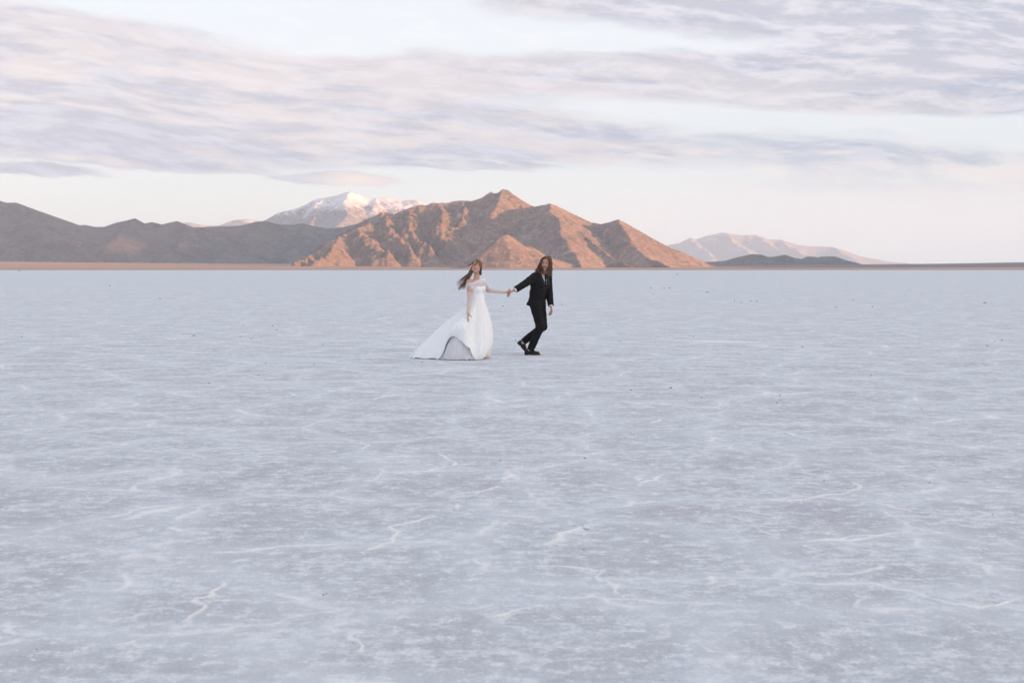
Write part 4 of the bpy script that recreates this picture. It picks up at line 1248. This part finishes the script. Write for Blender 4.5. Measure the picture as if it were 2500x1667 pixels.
    for layer in (0.0, -0.004):
        for i, q in enumerate(np.radians(ph)):
            for j in range(m):
                t = j / (m - 1)
                bulge = 0.010 * math.sin(math.pi * t) + 0.004 * math.sin(9 * t + 2.5 * q) + layer
                rr = 1.0 - 0.10 * (1 - t) * max(0, math.sin(q))
                pos = ctrw - R * math.cos(q) * (0.205 + bulge) + F * math.sin(q) * (0.118 + bulge) * rr
                z = C1(955, top[i] + (bot[i] - top[i]) * t, pos[1])[2] + 0.003 * math.sin(7 * q)
                vs.append((pos[0], pos[1], z))
    vs = np.array(vs); fs = []
    nP = len(ph)
    for l in (0, 1):
        o = l * nP * m
        for i in range(nP):
            i2 = (i + 1) % nP
            for j in range(m - 1):
                q = (o + i * m + j, o + i2 * m + j, o + i2 * m + j + 1, o + i * m + j + 1)
                fs.append(q if l else q[::-1])
    for i in range(nP):
        i2 = (i + 1) % nP
        for j in (0, m - 1):
            fs.append((i * m + j, i2 * m + j, nP * m + i2 * m + j, nP * m + i * m + j))
    mesh_obj('shoulder_wrap', vs - base, fs, tulle2, root)
    # sheer sleeves
    for sh, el, wr, t0 in ((shR, elR, wrR, 0.60), (shL, elL, wrL, 0.30)):
        V = Vol(np.minimum(np.minimum(sh, el), wr) - 0.08, np.maximum(np.maximum(sh, el), wr) + 0.08, 0.004)
        a = sh + (el - sh) * t0
        V.cap(a, el, 0.048, 0.040, 0.0); V.cap(el, wr, 0.040, 0.028, 0.01)
        V.wrinkle(0.003, 40, 60, 4)
        V.cut(a + nrm(el - sh) * 0.0, -nrm(el - sh))
        V.cut(wr + nrm(wr - el) * 0.012, nrm(wr - el))
        v, f = V.mesh(); mesh_obj('sleeve', v - base, f, tulle, root)
    # shoe
    toe = on_ground(980 + 1128 / 5.226, 600 + 1438 / 5.226); heel = toe - np.array((0.23, -0.02, 0))
    V = Vol(np.minimum(heel, toe) - 0.12, np.maximum(heel, toe) + 0.12, 0.004)
    V.cap(heel + (0.03, 0, 0.055), toe + (-0.07, 0, 0.030), 0.028, 0.030, 0.02); V.cap(toe + (-0.07, 0, 0.026), toe + (-0.025, 0, 0.020), 0.030, 0.020, 0.01)
    V.cap(heel + (0.03, 0, 0.04), heel + (0.03, 0, 0.0), 0.018, 0.012, 0.01)
    V.cut(toe + (0, 0, 0.003), (0, 0, -1))
    v, f = V.mesh(); mesh_obj('shoe', v - base, f, cloth_mat('blush_leather', (0.62, 0.42, 0.34), 0.5), root)
    # earring seen against the neck
    V = Vol(hc - 0.15, hc + 0.15, 0.003)
    e = hc - hf * 0.0 - hu * 0.055 + hr * 0.078
    V.ell(e, (hr, hf, hu), (0.007, 0.007, 0.010), 0)
    v, f = V.mesh(); mesh_obj('earring', v - base, f, satin, root)
    # hair
    V = Vol(hc - 0.2, hc + 0.2, 0.005)
    V.ell(hc - hf * 0.014 + hu * 0.018, (hr, hf, hu), (0.086, 0.101, 0.113), 0)
    V.ell(hc - hf * 0.055 - hu * 0.06, (hr, hf, hu), (0.070, 0.055, 0.08), 0.03)
    sl, p = V.all(); q = p - hc
    fa, ua, ra = q @ hf, q @ hu, q @ hr
    V.D = np.maximum(V.D, -np.maximum(np.maximum(0.022 - fa, np.abs(ra - 0.012) - 0.056), ua - 0.066 + 0.35 * np.abs(ra))).astype(np.float32)
    V.wrinkle(0.004, 90, 20, 2)
    v, f = V.mesh()
    rng = random.Random(21)
    T = Tubes()
    rr = rng.random
    sgn = 1 if hr[0] < 0 else -1
    left = hr * sgn                  # towards the photo's left
    for i in range(200):             # the tail blown out to the photo's left
        a = rr()
        rt = hc + hu * (0.13 * (rr() - 0.35)) - hf * (0.01 + 0.08 * rr()) + left * (0.03 + 0.055 * rr())
        u_ = rr()
        e = C1(708 + 135 * u_ ** 1.2 + 20 * rr(), 488 + 78 * rr() ** 0.8 - 30 * (u_ - 0.4), Yb - 0.05 + 0.25 * rr())
        if rr() < 0.22: e = C1(800 + 60 * rr(), 400 + 80 * rr(), Yb + 0.15 * rr())
        c1 = C1(862 + 55 * rr(), 300 + 60 * rr(), Yb + 0.0 + 0.12 * rr())
        c2 = C1(795 + 65 * rr(), 420 + 70 * rr(), Yb - 0.02 + 0.15 * rr())
        T.add(bez(rt, c1, c2, e, 14), 0.0055 * (0.6 + 0.6 * rr()), 0.0009, 5)
    for i in range(110):              # hair falling behind the neck on the photo's right
        rt = hc + hu * (0.10 - 0.03 * rr()) - left * (0.01 + 0.04 * rr()) + hf * (0.05 - 0.10 * rr())
        e = C1(998 + 26 * rr(), 318 + 62 * rr(), Yb - 0.02 + 0.06 * rr())
        T.add(bez(rt, hc + hu * 0.07 - left * (0.085 + 0.02 * rr()) + hf * (0.04 - 0.07 * rr()), hc - hu * 0.05 - left * (0.080 + 0.015 * rr()) + hf * (0.03 - 0.06 * rr()), e, 14), 0.0058, 0.0015, 5)
    for i in range(26):              # a lock blown across the eyes
        rt = hc + hu * (0.098 - 0.015 * rr()) - left * (0.01 + 0.03 * rr()) + hf * 0.045
        d_ = rr()
        e = hc + left * (-0.012 + 0.04 * rr()) + hf * (0.110) - hu * (0.012 + 0.03 * d_)
        T.add(bez(rt, rt + hf * 0.045 - left * 0.02, hc - left * (0.028 - 0.03 * d_) + hf * 0.105 + hu * 0.045, e, 10), 0.006, 0.0015, 5)
    for i in range(16):              # wisps off the forehead
        rt = hc + hu * 0.095 + hf * 0.035 + left * 0.02 * rr()
        e = C1(828 + 40 * rr(), 242 + 26 * rr(), Yb - 0.12 + 0.06 * rr())
        T.add(bez(rt, hc + hu * 0.075 + left * 0.07 + hf * 0.06, C1(890, 240 + 14 * rr(), Yb - 0.1), e, 10), 0.0045, 0.0007, 5)
    for i in range(34):              # long thin flyaways
        e = C1(695 + 60 * rr(), 430 + 95 * rr(), Yb + 0.1 * rr())
        T.add(bez(hc - hf * 0.05, C1(870, 335, Yb + 0.05), C1(780 + 30 * rr(), 400 + 40 * rr(), Yb), e, 14), 0.003, 0.0006, 4)
    v2, f2 = joined((v, f), (np.array(T.v), T.f))
    mesh_obj('hair', v2 - base, f2, hair_m, root)

def build_people():
    build_groom()
    build_bride()

build_salt()
build_plain()
build_mountains()
build_shade_blockers()
build_clods()
if 'build_people' in globals(): build_people()
build_haze()
